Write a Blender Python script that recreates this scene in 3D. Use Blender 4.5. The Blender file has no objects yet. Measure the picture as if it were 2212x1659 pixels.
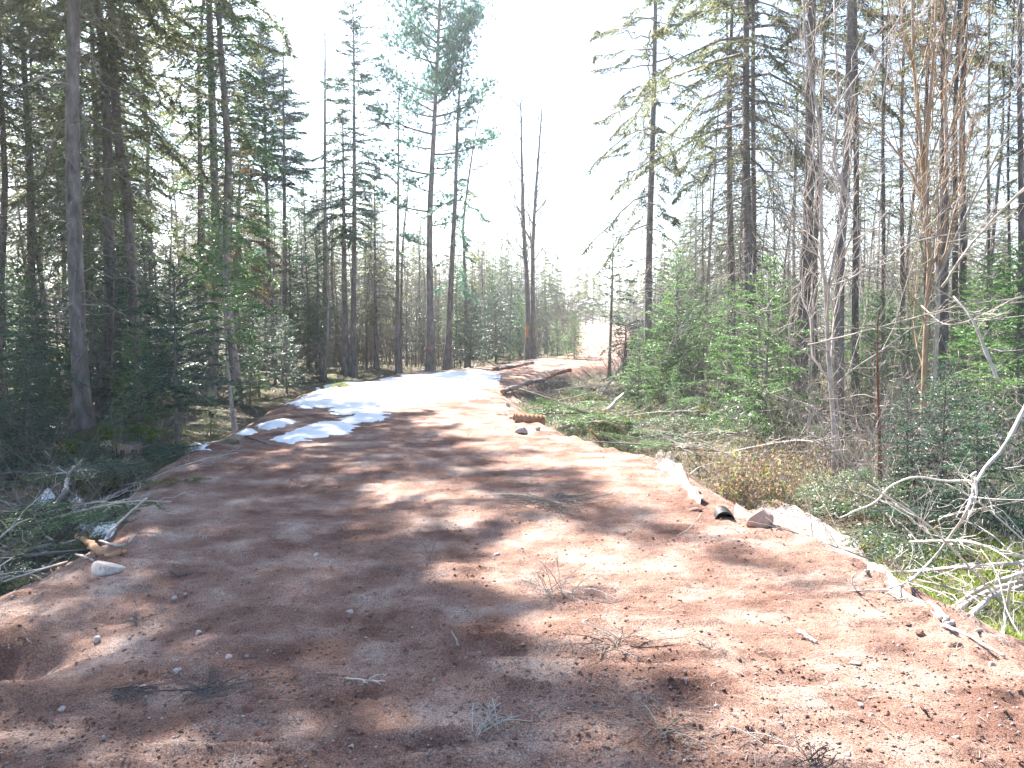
import bpy, math, random
import numpy as np
from mathutils import Vector, Matrix

R = random.Random(7)
rng = np.random.default_rng(11)
scene = bpy.context.scene
col = scene.collection
rad = math.radians

# ------------------------------------------------------------------ camera, sky, sun, exposure
CAM_H = 1.6
F_PX, CX, CY, HZ = 1728.0, 1106.0, 829.5, 690.0      # the photograph measured on a 2212 x 1659 grid
PITCH = math.atan((CY - HZ) / F_PX)
cam_d = bpy.data.cameras.new('camera')
cam = bpy.data.objects.new('camera', cam_d)
col.objects.link(cam)
cam.location = (0, 0, CAM_H)
cam.rotation_euler = (rad(90) - PITCH, 0, 0)
cam_d.sensor_width = 36.0
cam_d.lens = 36.0 * F_PX / 2212.0
cam_d.clip_start = 0.05
cam_d.clip_end = 5000
scene.camera = cam

SUN_AZ = rad(-31)        # left of the view direction (+Y)
SUN_EL = rad(46)
world = bpy.data.worlds.new('World')
scene.world = world
world.use_nodes = True
wn = world.node_tree.nodes; wl = world.node_tree.links
bg = wn['Background']
sky = wn.new('ShaderNodeTexSky')
sky.sky_type = 'NISHITA'
sky.sun_disc = False
sky.sun_elevation = SUN_EL
sky.sun_rotation = SUN_AZ
sky.air_density = 1.0
sky.dust_density = 1.0
sky.ozone_density = 1.0
wl.new(sky.outputs['Color'], bg.inputs['Color'])
bg.inputs['Strength'].default_value = 0.072
world.cycles.sampling_method = 'MANUAL'
world.cycles.sample_map_resolution = 256

sun_d = bpy.data.lights.new('sun', 'SUN')
sun_d.energy = 5.0
sun_d.angle = rad(0.55)
sun_d.color = (1.0, 0.95, 0.88)
sun = bpy.data.objects.new('sun', sun_d)
col.objects.link(sun)
sdir = Vector((math.sin(SUN_AZ) * math.cos(SUN_EL), math.cos(SUN_AZ) * math.cos(SUN_EL), math.sin(SUN_EL)))
sun.rotation_euler = sdir.to_track_quat('Z', 'Y').to_euler()

scene.view_settings.view_transform = 'Standard'
scene.view_settings.look = 'None'
scene.view_settings.exposure = 2.42
scene.view_settings.gamma = 1.0
scene.view_settings.use_curve_mapping = False
scene.cycles.max_bounces = 6
scene.cycles.diffuse_bounces = 3
scene.cycles.glossy_bounces = 2
scene.cycles.transmission_bounces = 3
scene.cycles.volume_bounces = 0
scene.cycles.transparent_max_bounces = 4
scene.cycles.caustics_reflective = False
scene.cycles.caustics_refractive = False
scene.cycles.use_adaptive_sampling = True
scene.cycles.adaptive_threshold = 0.02
scene.cycles.sample_clamp_indirect = 4.0

# ------------------------------------------------------------------ photograph grid -> world
SP, CP = math.sin(PITCH), math.cos(PITCH)
def ray(px, py):
    a, b = (px - CX) / F_PX, (CY - py) / F_PX
    return np.array([a, CP + b * SP, b * CP - SP])
def at_depth(px, py, Y):
    d = ray(px, py)
    t = Y / d[1]
    return np.array([d[0] * t, Y, CAM_H + d[2] * t])
def on_plane(px, py, z=0.0):
    d = ray(px, py)
    t = (z - CAM_H) / d[2]
    return d[0] * t, d[1] * t
def px_of(x, y):
    return CX + x / y * F_PX

# ------------------------------------------------------------------ noise
def _hash(ix, iy, seed):
    h = (ix.astype(np.int64) * 374761393 + iy.astype(np.int64) * 668265263 + seed * 1442695041) & 0xffffffff
    h = ((h ^ (h >> 13)) * 1274126177) & 0xffffffff
    h = h ^ (h >> 16)
    return (h & 0xffffff) / float(0xffffff)
def vnoise(x, y, seed=0):
    x = np.asarray(x, float); y = np.asarray(y, float)
    ix, iy = np.floor(x), np.floor(y)
    fx, fy = x - ix, y - iy
    fx = fx * fx * (3 - 2 * fx); fy = fy * fy * (3 - 2 * fy)
    a, b = _hash(ix, iy, seed), _hash(ix + 1, iy, seed)
    c, d = _hash(ix, iy + 1, seed), _hash(ix + 1, iy + 1, seed)
    return (a + (b - a) * fx) * (1 - fy) + (c + (d - c) * fx) * fy
def fbm(x, y, oct=3, seed=0):
    s, a, t = 0, 1.0, 0
    for i in range(oct):
        s = s + a * vnoise(x * 2 ** i + 17.3 * i, y * 2 ** i - 9.1 * i, seed + i)
        t += a; a *= .5
    return s / t - .5
def sstep(a, b, x):
    t = np.clip((x - a) / (b - a), 0, 1)
    return t * t * (3 - 2 * t)

# ------------------------------------------------------------------ the lie of the land
LE = [(0, 1440), (60, 1330), (110, 1285), (170, 1235), (260, 1190), (320, 1150), (370, 1080), (410, 1020), (432, 985), (500, 950), (590, 908),
      (635, 872), (700, 842), (780, 826), (900, 806), (1000, 797), (1080, 790), (1150, 777), (1215, 770), (1255, 758)]
RE = [(2212, 1470), (2035, 1345), (1880, 1245), (1750, 1170), (1600, 1122), (1515, 1085), (1480, 1055), (1390, 992), (1280, 965), (1180, 935),
      (1110, 905), (1080, 875), (1062, 852), (1085, 826), (1150, 807), (1230, 796), (1290, 790), (1320, 772)]
_l = [on_plane(*p) for p in LE] + [(7.2, 70), (10.6, 100), (13, 150), (14, 420)]
_r = [on_plane(*p) for p in RE] + [(6.9, 50), (10.0, 70), (13.6, 100), (16, 150), (18, 420)]
YL = np.array([p[1] for p in _l]); XL = np.array([p[0] for p in _l])
YR = np.array([p[1] for p in _r]); XR = np.array([p[0] for p in _r])
def road_d(x, y):
    """how far inside the road a point is (negative outside)"""
    yy = np.maximum(y, 1.0)
    xl = np.interp(yy, YL, XL) + .22 * fbm(yy * 1.7, yy * 0, 3, 5)
    xr = np.interp(yy, YR, XR) + .18 * fbm(yy * 1.7, yy * 0 + 9, 3, 6)
    return np.minimum(x - xl, xr - x)
DENTS = []   # x, y, rx, ry, depth
for (px, py, rx, ry, dp) in [(745, 1222, .11, .06, .05), (20, 1395, .32, .12, .17), (-30, 1430, .3, .12, .15), (925, 1608, .20, .03, .035), (850, 1630, .12, .03, .03),
                             (1330, 1435, .16, .02, .02), (1300, 1500, .14, .02, .02), (800, 1500, .12, .03, .02), (1520, 1490, .12, .02, .02), (880, 1405, .10, .02, .02),
                             (690, 1290, .07, .03, -.02), (640, 1250, .22, .10, -.035), (1010, 1640, .25, .05, -.03), (925, 1590, .2, .03, -.035), (1440, 1482, .14, .03, -.018),
                             (1740, 1470, .14, .05, .03), (560, 1505, .1, .05, -.02), (1260, 1600, .12, .02, .02)]:
    q = on_plane(px, py)
    DENTS.append((q[0], q[1], rx, ry, dp))
def hgt(x, y, fine=False):
    x = np.asarray(x, float); y = np.asarray(y, float)
    d = road_d(x, y)
    out = sstep(-.05, -.95, d)
    h = -.36 * out - .12 * sstep(-1, -5, d)
    h = h + .05 * fbm(x * .55, y * .55, 2, 21) + .012 * fbm(x * 1.7, y * 1.7, 2, 22)
    h = h + sstep(-.6, -1.8, d) * (.42 * (fbm(x * .8, y * .8, 3, 31)) + .06)
    rise = np.clip(y - 48, 0, 200)
    h = h + .013 * rise
    for (cx, cy, rx, ry, dp) in DENTS:
        h = h - dp * np.exp(-(((x - cx) / rx) ** 2 + ((y - cy) / ry) ** 2))
    if fine:
        near = 1 / (1 + np.maximum(y - 3, 0) / 14)
        h = h + .013 * fbm(x * 3.5, y * 5.5, 3, 41)
        # scraped ridges running across the track
        rd = fbm(x * 2.2, y * 9, 3, 51)
        h = h + near * .07 * np.clip(rd - .08, 0, .2) * 2
        cr = fbm(x * 3.0 + .6 * y, y * 13, 3, 53)
        h = h - near * .06 * np.clip(cr - .19, 0, .1) * 3
        cl = vnoise(x * 16, y * 16, 61) * vnoise(x * 5, y * 5, 62)
        h = h + near * .045 * np.clip(cl - .42, 0, 1)
        h = h + .012 * fbm(x * 22, y * 26, 3, 71) + .03 * near * np.clip(fbm(x * 9, y * 15, 3, 73) - .1, 0, 1)
        edge = np.exp(-((d + .1) / .35) ** 2)
        h = h + edge * .09 * fbm(x * 7, y * 7, 3, 81)
        h = h + sstep(-.4, -1, d) * .1 * fbm(x * 5, y * 5, 3, 91)
    return h
def gz(x, y):
    return float(hgt(x, y))
def ground_at(px, py):
    z = 0.0
    for _ in range(12):
        x, y = on_plane(px, py, z)
        z = .5 * z + .5 * gz(x, y)
    return np.array([x, y, z])

# ------------------------------------------------------------------ materials
MATS = {}
def mat(name, stops, scale=8, detail=4, rough=.9, bump=0, bscale=40, spec=.25, coords='Object', transl=0, island=0, stretch=None, bump2=None, sheen=0, rand=0):
    """stops: list of (position, colour) run through noise; island: how much a piece differs from its neighbours."""
    m = bpy.data.materials.new(name); m.use_nodes = True
    N, L = m.node_tree.nodes, m.node_tree.links
    b = N['Principled BSDF']
    b.inputs['Roughness'].default_value = rough
    b.inputs['Specular IOR Level'].default_value = spec
    tc = N.new('ShaderNodeTexCoord')
    src = tc.outputs[coords]
    if stretch:
        mp = N.new('ShaderNodeMapping'); mp.inputs['Scale'].default_value = stretch
        L.new(src, mp.inputs['Vector']); src = mp.outputs['Vector']
    nz = N.new('ShaderNodeTexNoise'); nz.inputs['Scale'].default_value = scale; nz.inputs['Detail'].default_value = detail
    nz.inputs['Roughness'].default_value = .6
    L.new(src, nz.inputs['Vector'])
    cr = N.new('ShaderNodeValToRGB')
    e = cr.color_ramp.elements
    e[0].position, e[0].color = stops[0][0], (*stops[0][1], 1)
    e[1].position, e[1].color = stops[-1][0], (*stops[-1][1], 1)
    for p, c in stops[1:-1]:
        k = e.new(p); k.color = (*c, 1)
    L.new(nz.outputs['Fac'], cr.inputs['Fac'])
    c_out = cr.outputs['Color']
    if island or rand:
        v = None
        if island:
            g = N.new('ShaderNodeNewGeometry'); v = g.outputs['Random Per Island']
        mr = N.new('ShaderNodeMapRange')
        a = island or rand
        mr.inputs['To Min'].default_value = 1 - a; mr.inputs['To Max'].default_value = 1 + a
        if v is None:
            v = N.new('ShaderNodeObjectInfo').outputs['Random']
        L.new(v, mr.inputs['Value'])
        val = mr.outputs['Result']
        if island and rand:
            m2 = N.new('ShaderNodeMapRange'); m2.inputs['To Min'].default_value = 1 - rand; m2.inputs['To Max'].default_value = 1 + rand
            L.new(N.new('ShaderNodeObjectInfo').outputs['Random'], m2.inputs['Value'])
            mm = N.new('ShaderNodeMath'); mm.operation = 'MULTIPLY'
            L.new(val, mm.inputs[0]); L.new(m2.outputs['Result'], mm.inputs[1]); val = mm.outputs[0]
        hs = N.new('ShaderNodeHueSaturation')
        L.new(val, hs.inputs['Value']); L.new(c_out, hs.inputs['Color'])
        c_out = hs.outputs['Color']
    L.new(c_out, b.inputs['Base Color'])
    if bump:
        bn = N.new('ShaderNodeTexNoise'); bn.inputs['Scale'].default_value = bscale; bn.inputs['Detail'].default_value = 5; bn.inputs['Roughness'].default_value = .7
        L.new(src, bn.inputs['Vector'])
        bp = N.new('ShaderNodeBump'); bp.inputs['Strength'].default_value = 1; bp.inputs['Distance'].default_value = bump
        L.new(bn.outputs['Fac'], bp.inputs['Height'])
        nrm = bp.outputs['Normal']
        if bump2:
            vn = N.new('ShaderNodeTexVoronoi'); vn.inputs['Scale'].default_value = bump2[1]
            L.new(src, vn.inputs['Vector'])
            b2 = N.new('ShaderNodeBump'); b2.inputs['Distance'].default_value = bump2[0]
            L.new(vn.outputs['Distance'], b2.inputs['Height']); L.new(nrm, b2.inputs['Normal'])
            nrm = b2.outputs['Normal']
        L.new(nrm, b.inputs['Normal'])
    if transl:
        out = N['Material Output']
        tr = N.new('ShaderNodeBsdfTranslucent'); mx = N.new('ShaderNodeMixShader'); mx.inputs['Fac'].default_value = transl
        br = N.new('ShaderNodeHueSaturation'); br.inputs['Value'].default_value = 1.5; br.inputs['Saturation'].default_value = 1.1
        L.new(c_out, br.inputs['Color']); L.new(br.outputs['Color'], tr.inputs['Color'])
        L.new(b.outputs['BSDF'], mx.inputs[1]); L.new(tr.outputs['BSDF'], mx.inputs[2]); L.new(mx.outputs['Shader'], out.inputs['Surface'])
    MATS[name] = m
    return m

def dirty(m, colour, scale, p0, p1):
    """blotches of spilled dirt over a material"""
    N, L = m.node_tree.nodes, m.node_tree.links; b = N['Principled BSDF']
    src = b.inputs['Base Color'].links[0].from_socket
    g = N.new('ShaderNodeTexNoise'); g.inputs['Scale'].default_value = scale; g.inputs['Detail'].default_value = 8; g.inputs['Roughness'].default_value = .75
    tc = N.new('ShaderNodeTexCoord'); L.new(tc.outputs['Object'], g.inputs['Vector'])
    r = N.new('ShaderNodeMapRange'); r.inputs['From Min'].default_value = p0; r.inputs['From Max'].default_value = p1
    L.new(g.outputs['Fac'], r.inputs['Value'])
    mx = N.new('ShaderNodeMix'); mx.data_type = 'RGBA'; L.new(r.outputs['Result'], mx.inputs['Factor']); L.new(src, mx.inputs['A']); mx.inputs['B'].default_value = (*colour, 1)
    L.new(mx.outputs['Result'], b.inputs['Base Color'])
def soil_material():
    m = mat('red_soil', [(.3, (.24, .135, .10)), (.5, (.385, .245, .19)), (.68, (.55, .42, .35))], scale=2.2, detail=10, rough=.95, bump=.035, bscale=20, spec=.2)
    N, L = m.node_tree.nodes, m.node_tree.links
    b = N['Principled BSDF']
    src = b.inputs['Base Color'].links[0].from_socket
    tc = N.new('ShaderNodeTexCoord')
    g = N.new('ShaderNodeTexNoise'); g.inputs['Scale'].default_value = 140; g.inputs['Detail'].default_value = 3
    L.new(tc.outputs['Object'], g.inputs['Vector'])
    r = N.new('ShaderNodeValToRGB'); r.color_ramp.elements[0].position = .33; r.color_ramp.elements[1].position = .7
    r.color_ramp.elements[0].color = (.30, .27, .26, 1); r.color_ramp.elements[1].color = (1.35, 1.35, 1.38, 1)
    L.new(g.outputs['Fac'], r.inputs['Fac'])
    mx = N.new('ShaderNodeMix'); mx.data_type = 'RGBA'; mx.blend_type = 'MULTIPLY'; mx.inputs['Factor'].default_value = .8
    L.new(src, mx.inputs['A']); L.new(r.outputs['Color'], mx.inputs['B'])
    v = N.new('ShaderNodeTexVoronoi'); v.inputs['Scale'].default_value = 38
    L.new(tc.outputs['Object'], v.inputs['Vector'])
    r2 = N.new('ShaderNodeValToRGB'); r2.color_ramp.elements[0].position = .05; r2.color_ramp.elements[1].position = .16
    r2.color_ramp.elements[0].color = (1, 1, 1, 1); r2.color_ramp.elements[1].color = (0, 0, 0, 1)
    L.new(v.outputs['Distance'], r2.inputs['Fac'])
    gt = N.new('ShaderNodeMath'); gt.operation = 'GREATER_THAN'; gt.inputs[1].default_value = .72
    sp = N.new('ShaderNodeSeparateColor'); L.new(v.outputs['Color'], sp.inputs['Color']); L.new(sp.outputs[0], gt.inputs[0])
    ml = N.new('ShaderNodeMath'); ml.operation = 'MULTIPLY'; L.new(gt.outputs[0], ml.inputs[0]); L.new(r2.outputs['Color'], ml.inputs[1])
    m2 = N.new('ShaderNodeMix'); m2.data_type = 'RGBA'
    L.new(ml.outputs[0], m2.inputs['Factor']); L.new(mx.outputs['Result'], m2.inputs['A'])
    m2.inputs['B'].default_value = (.38, .31, .30, 1)
    pn = N.new('ShaderNodeTexNoise'); pn.inputs['Scale'].default_value = .55; pn.inputs['Detail'].default_value = 7; pn.inputs['Roughness'].default_value = .65
    L.new(tc.outputs['Object'], pn.inputs['Vector'])
    fn = N.new('ShaderNodeTexNoise'); fn.inputs['Scale'].default_value = 70; fn.inputs['Detail'].default_value = 6; fn.inputs['Roughness'].default_value = .8
    L.new(tc.outputs['Object'], fn.inputs['Vector'])
    fb = N.new('ShaderNodeBump'); fb.inputs['Distance'].default_value = .011; L.new(fn.outputs['Fac'], fb.inputs['Height'])
    L.new(b.inputs['Normal'].links[0].from_socket, fb.inputs['Normal']); L.new(fb.outputs['Normal'], b.inputs['Normal'])
    pr = N.new('ShaderNodeValToRGB'); pr.color_ramp.elements[0].position = .36; pr.color_ramp.elements[1].position = .60
    pr.color_ramp.elements[0].color = (.68, .60, .57, 1); pr.color_ramp.elements[1].color = (1.12, 1.14, 1.14, 1)
    L.new(pn.outputs['Fac'], pr.inputs['Fac'])
    m3 = N.new('ShaderNodeMix'); m3.data_type = 'RGBA'; m3.blend_type = 'MULTIPLY'; m3.inputs['Factor'].default_value = 1
    L.new(m2.outputs['Result'], m3.inputs['A']); L.new(pr.outputs['Color'], m3.inputs['B'])
    L.new(m3.outputs['Result'], b.inputs['Base Color'])
    return m
soil_material()
mat('forest_floor', [(.3, (.05, .042, .028)), (.45, (.15, .125, .09)), (.55, (.13, .12, .07)), (.7, (.28, .245, .19))], scale=3.2, detail=8, rough=1, bump=.05, bscale=22, bump2=(.02, 30))
mat('dry_grass', [(.35, (.13, .11, .08)), (.65, (.26, .22, .16))], scale=1.2, detail=6, rough=1, bump=.03)
mat('snow', [(.4, (.80, .83, .88)), (.6, (.88, .90, .93))], scale=5, rough=.7, bump=.01, bscale=14, spec=.3)
mat('bark', [(.3, (.09, .078, .075)), (.5, (.20, .175, .17)), (.7, (.31, .29, .28))], scale=9, detail=7, rough=.95, bump=.03, bscale=26, stretch=(1, 1, .35), rand=.2)
mat('bark_dark', [(.3, (.065, .053, .05)), (.5, (.14, .115, .108)), (.7, (.23, .20, .19))], scale=9, detail=7, rough=.95, bump=.03, bscale=26, stretch=(1, 1, .35), rand=.2)
mat('bark_pale', [(.3, (.22, .19, .18)), (.55, (.42, .38, .36)), (.75, (.55, .52, .50))], scale=12, detail=5, rough=.75, bump=.004, bscale=30, stretch=(1, 1, .5), rand=.12)
mat('bark_tan', [(.3, (.20, .13, .08)), (.55, (.36, .26, .18)), (.75, (.50, .42, .34))], scale=10, detail=5, rough=.7, bump=.004, bscale=30, stretch=(1, 1, .4))
mat('bark_red', [(.3, (.07, .03, .025)), (.5, (.17, .075, .055)), (.7, (.30, .17, .13))], scale=12, detail=6, rough=.9, bump=.01, bscale=30, stretch=(1, 1, .4))
mat('dead_twig', [(.3, (.13, .11, .095)), (.7, (.30, .27, .24))], scale=4, rough=.9, island=.35, rand=.15)
mat('pale_twig', [(.3, (.30, .25, .22)), (.7, (.50, .44, .40))], scale=4, rough=.8, island=.25)
mat('brush_twig', [(.3, (.12, .10, .085)), (.7, (.27, .24, .20))], scale=1.5, rough=.9, island=.4)
mat('bleached_wood', [(.3, (.34, .29, .25)), (.55, (.50, .46, .42)), (.75, (.62, .58, .54))], scale=8, detail=6, rough=.8, bump=.004, bscale=40)
mat('raw_wood', [(.3, (.24, .12, .06)), (.55, (.38, .22, .12)), (.75, (.48, .34, .21))], scale=7, detail=6, rough=.8, bump=.004, bscale=40)
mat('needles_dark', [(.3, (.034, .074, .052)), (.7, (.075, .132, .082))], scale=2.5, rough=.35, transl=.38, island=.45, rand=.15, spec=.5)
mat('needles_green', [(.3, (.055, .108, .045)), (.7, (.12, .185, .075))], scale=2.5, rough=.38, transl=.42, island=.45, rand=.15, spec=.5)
mat('needles_sunlit', [(.3, (.075, .15, .05)), (.7, (.16, .27, .10))], scale=2.5, rough=.4, transl=.45, island=.4, spec=.5)  # lighter green: sunlight and flare on the young firs put into the colour
mat('needles_olive', [(.3, (.085, .095, .045)), (.7, (.175, .185, .09))], scale=2, rough=.5, transl=.45, island=.45, rand=.2, spec=.4)
mat('needles_blue', [(.3, (.045, .12, .085)), (.7, (.09, .19, .125))], scale=2, rough=.5, transl=.42, island=.4, spec=.5)
mat('needles_brown', [(.3, (.12, .085, .04)), (.7, (.24, .18, .09))], scale=2, rough=.8, transl=.3, island=.4)
mat('moss', [(.3, (.05, .07, .012)), (.5, (.12, .15, .03)), (.7, (.24, .26, .06))], scale=6, detail=8, rough=1, bump=.02, bscale=60)
mat('moss_blade', [(.3, (.11, .17, .035)), (.7, (.28, .33, .09))], scale=2, rough=.8, transl=.4, island=.4)
mat('straw', [(.3, (.28, .24, .17)), (.7, (.50, .46, .37))], scale=2, rough=.9, transl=.3, island=.35)
mat('dead_leaf', [(.3, (.15, .09, .06)), (.5, (.27, .17, .11)), (.7, (.38, .33, .25))], scale=9, rough=.8, transl=.4, island=.5)
mat('fabric', [(.3, (.19, .16, .14)), (.6, (.33, .30, .27))], scale=9, detail=6, rough=.9, bump=.006, bscale=60)
mat('rock_pink', [(.3, (.32, .20, .16)), (.6, (.46, .34, .29)), (.75, (.56, .48, .44))], scale=5, detail=7, rough=.85, bump=.01, bscale=22)
mat('rock_grey', [(.3, (.20, .17, .17)), (.6, (.36, .32, .32)), (.75, (.50, .47, .46))], scale=14, detail=6, rough=.85, bump=.004, bscale=50, rand=.3)
mat('rock_pale', [(.3, (.26, .21, .19)), (.5, (.42, .38, .36)), (.75, (.52, .49, .48))], scale=14, detail=6, rough=.85, bump=.004, bscale=50, rand=.1)
mat('rock_red', [(.3, (.14, .065, .05)), (.6, (.24, .12, .09)), (.75, (.34, .22, .18))], scale=14, detail=6, rough=.9, bump=.005, bscale=50, rand=.2)
mat('black_plastic', [(.3, (.012, .012, .012)), (.7, (.03, .028, .026))], scale=8, rough=.6)
mat('rusty_metal', [(.3, (.14, .06, .03)), (.55, (.28, .14, .065)), (.75, (.40, .25, .13))], scale=9, detail=6, rough=.85, bump=.003, bscale=40)
mat('orange_paint', [(.3, (.55, .16, .08)), (.7, (.65, .24, .13))], scale=20, rough=.8)
mat('pink_tape', [(.3, (.65, .12, .10)), (.7, (.75, .18, .15))], scale=20, rough=.6)
mat('rope_fibre', [(.3, (.55, .50, .46)), (.7, (.70, .66, .62))], scale=40, rough=.8, bump=.003, bscale=80)

# ------------------------------------------------------------------ mesh building
dirty(MATS['fabric'], (.26, .15, .11), 5, .50, .62)
dirty(MATS['snow'], (.42, .36, .33), 9, .60, .74)
dirty(MATS['rock_pale'], (.30, .19, .15), 12, .52, .62)
dirty(MATS['rock_grey'], (.28, .17, .13), 12, .52, .62)
dirty(MATS['rock_pink'], (.30, .18, .14), 6, .55, .65)
dirty(MATS['black_plastic'], (.16, .10, .08), 9, .58, .66)
dirty(MATS['rusty_metal'], (.30, .18, .13), 6, .52, .62)

class MB:
    def __init__(s):
        s.v, s.t, s.q, s.n = [], [], [], 0
    def add(s, v, t=None, q=None):
        v = np.asarray(v, float).reshape(-1, 3)
        if t is not None and len(t): s.t.append(np.asarray(t, np.int64).reshape(-1, 3) + s.n)
        if q is not None and len(q): s.q.append(np.asarray(q, np.int64).reshape(-1, 4) + s.n)
        s.v.append(v); s.n += len(v)
    def tube(s, P, rad_, k=6, cap=True):
        P = np.asarray(P, float); n = len(P)
        r = np.broadcast_to(np.asarray(rad_, float), (n,))
        T = np.gradient(P, axis=0); T /= np.maximum(np.linalg.norm(T, axis=1), 1e-9)[:, None]
        m = np.abs(T.mean(0)); ref = np.zeros(3); ref[int(np.argmin(m))] = 1
        A = ref - (T @ ref)[:, None] * T; A /= np.linalg.norm(A, axis=1)[:, None]
        B = np.cross(T, A)
        a = np.arange(k) * 2 * math.pi / k
        V = P[:, None] + r[:, None, None] * (np.cos(a)[None, :, None] * A[:, None] + np.sin(a)[None, :, None] * B[:, None])
        i = np.arange(n - 1)[:, None] * k; j = np.arange(k)[None]; j2 = (j + 1) % k
        Q = np.stack([i + j, i + j2, i + k + j2, i + k + j], -1).reshape(-1, 4)
        V = V.reshape(-1, 3); Tt = []
        if cap:
            V = np.concatenate([V, P[:1], P[-1:]]); c0, c1 = n * k, n * k + 1
            for q in range(k):
                Tt.append((c0, (q + 1) % k, q)); Tt.append((c1, (n - 1) * k + q, (n - 1) * k + (q + 1) % k))
        s.add(V, Tt, Q)
        return V
    def spikes(s, base, dirs, width, side=None):
        """one slender triangle each: base (n,3), dirs (n,3) with length, width (n,)"""
        base = np.asarray(base); dirs = np.asarray(dirs); n = len(base)
        if n == 0: return
        if side is None:
            side = rng.normal(size=(n, 3))
        sd = np.cross(dirs, side); sd /= np.maximum(np.linalg.norm(sd, axis=1), 1e-9)[:, None]
        w = np.broadcast_to(np.asarray(width, float), (n,))[:, None] * .5
        V = np.stack([base - sd * w, base + sd * w, base + dirs], 1).reshape(-1, 3)
        s.add(V, np.arange(3 * n).reshape(-1, 3))
    def leaves(s, base, dirs, width, side=None):
        """one diamond each"""
        base = np.asarray(base); dirs = np.asarray(dirs); n = len(base)
        if n == 0: return
        if side is None: side = rng.normal(size=(n, 3))
        sd = np.cross(dirs, side); sd /= np.maximum(np.linalg.norm(sd, axis=1), 1e-9)[:, None]
        w = np.broadcast_to(np.asarray(width, float), (n,))[:, None] * .5
        V = np.stack([base, base + dirs * .5 + sd * w, base + dirs, base + dirs * .5 - sd * w], 1).reshape(-1, 3)
        s.add(V, None, np.arange(4 * n).reshape(-1, 4))
    def mesh(s, name, m, smooth=False):
        me = bpy.data.meshes.new(name)
        V = np.concatenate(s.v) if s.v else np.zeros((0, 3))
        T = np.concatenate(s.t) if s.t else np.zeros((0, 3), np.int64)
        Q = np.concatenate(s.q) if s.q else np.zeros((0, 4), np.int64)
        me.vertices.add(len(V)); me.vertices.foreach_set('co', V.astype(np.float32).ravel())
        me.loops.add(T.size + Q.size)
        me.loops.foreach_set('vertex_index', np.concatenate([T.ravel(), Q.ravel()]).astype(np.int32))
        me.polygons.add(len(T) + len(Q))
        st = np.concatenate([np.arange(len(T)) * 3, T.size + np.arange(len(Q)) * 4]).astype(np.int32)
        me.polygons.foreach_set('loop_start', st)
        if smooth: me.polygons.foreach_set('use_smooth', np.ones(len(st), bool))
        me.update(calc_edges=True)
        me.materials.append(MATS[m] if isinstance(m, str) else m)
        return me
def link(name, me, parent=None):
    o = bpy.data.objects.new(name, me); col.objects.link(o)
    if parent is not None: o.parent = parent
    return o
def tag(o, label, cat=None, group=None):
    o['label'] = label
    if cat: o['category'] = cat
    if group: o['group'] = group
    return o
def empty(name, loc, rz=0):
    o = bpy.data.objects.new(name, None); col.objects.link(o)
    o.location = loc; o.rotation_euler = (0, 0, rz); o.empty_display_size = .2
    return o
def copy_tree(o, parent=None):
    c = o.copy(); col.objects.link(c); c.parent = parent
    for ch in list(o.children): copy_tree(ch, c)
    return c
def bez(pts, n):
    """smooth line through pts (Catmull-Rom), n samples"""
    P = np.asarray(pts, float)
    if len(P) == 2: return P[0] + (P[1] - P[0]) * np.linspace(0, 1, n)[:, None]
    E = np.concatenate([[2 * P[0] - P[1]], P, [2 * P[-1] - P[-2]]])
    t = np.linspace(0, len(P) - 1 - 1e-9, n); i = t.astype(int); f = (t - i)[:, None]
    a, b, c, d = E[i], E[i + 1], E[i + 2], E[i + 3]
    return .5 * (2 * b + (c - a) * f + (2 * a - 5 * b + 4 * c - d) * f ** 2 + (3 * b - a - 3 * c + d) * f ** 3)

# ------------------------------------------------------------------ ground, road, clearing
def build_ground():
    us = np.concatenate([-np.geomspace(7, .74, 26)[:-1], np.linspace(-.74, .74, 460), np.geomspace(.74, 7, 26)[1:]])
    ys = np.concatenate([np.linspace(-.6, 2.0, 24)[:-1], np.geomspace(3.0, 61.0, 560) - 1.0, np.geomspace(60, 600, 50)[1:]])
    Y, U = np.meshgrid(ys, us, indexing='ij')
    X = (Y + 1) * U
    Z = hgt(X, Y, True)
    far = sstep(150, 400, Y); Z = Z * (1 - far) + far * 1.3
    V = np.stack([X, Y, Z], -1).reshape(-1, 3)
    nr, nc = X.shape
    i = np.arange(nr - 1)[:, None] * nc + np.arange(nc - 1)[None]
    Q = np.stack([i, i + 1, i + nc + 1, i + nc], -1).reshape(-1, 4)
    C = V[Q].mean(1)
    d = road_d(C[:, 0], C[:, 1]) + .5 * fbm(C[:, 0] * 3, C[:, 1] * 3, 3, 101)
    lim = -.55
    road = (d > lim) & (C[:, 1] < 150)
    clear = (~road) & (C[:, 1] > 62) & (C[:, 0] > 0)
    floor = ~(road | clear)
    for name, mask, m in (('road', road, 'red_soil'), ('forest_floor', floor, 'forest_floor'), ('grass_clearing', clear, 'dry_grass')):
        q = Q[mask]; u, inv = np.unique(q, return_inverse=True)
        mb = MB(); mb.add(V[u], None, inv.reshape(-1, 4))
        o = link(name, mb.mesh(name, m, True)); o['kind'] = 'structure'
    mb = MB(); s = 2500
    mb.add([(-s, -s, -1.1), (s, -s, -1.1), (s, s, -1.1), (-s, s, -1.1)], None, [(0, 1, 2, 3)])
    o = link('ground', mb.mesh('ground', 'forest_floor')); o['kind'] = 'structure'
build_ground()

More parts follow.
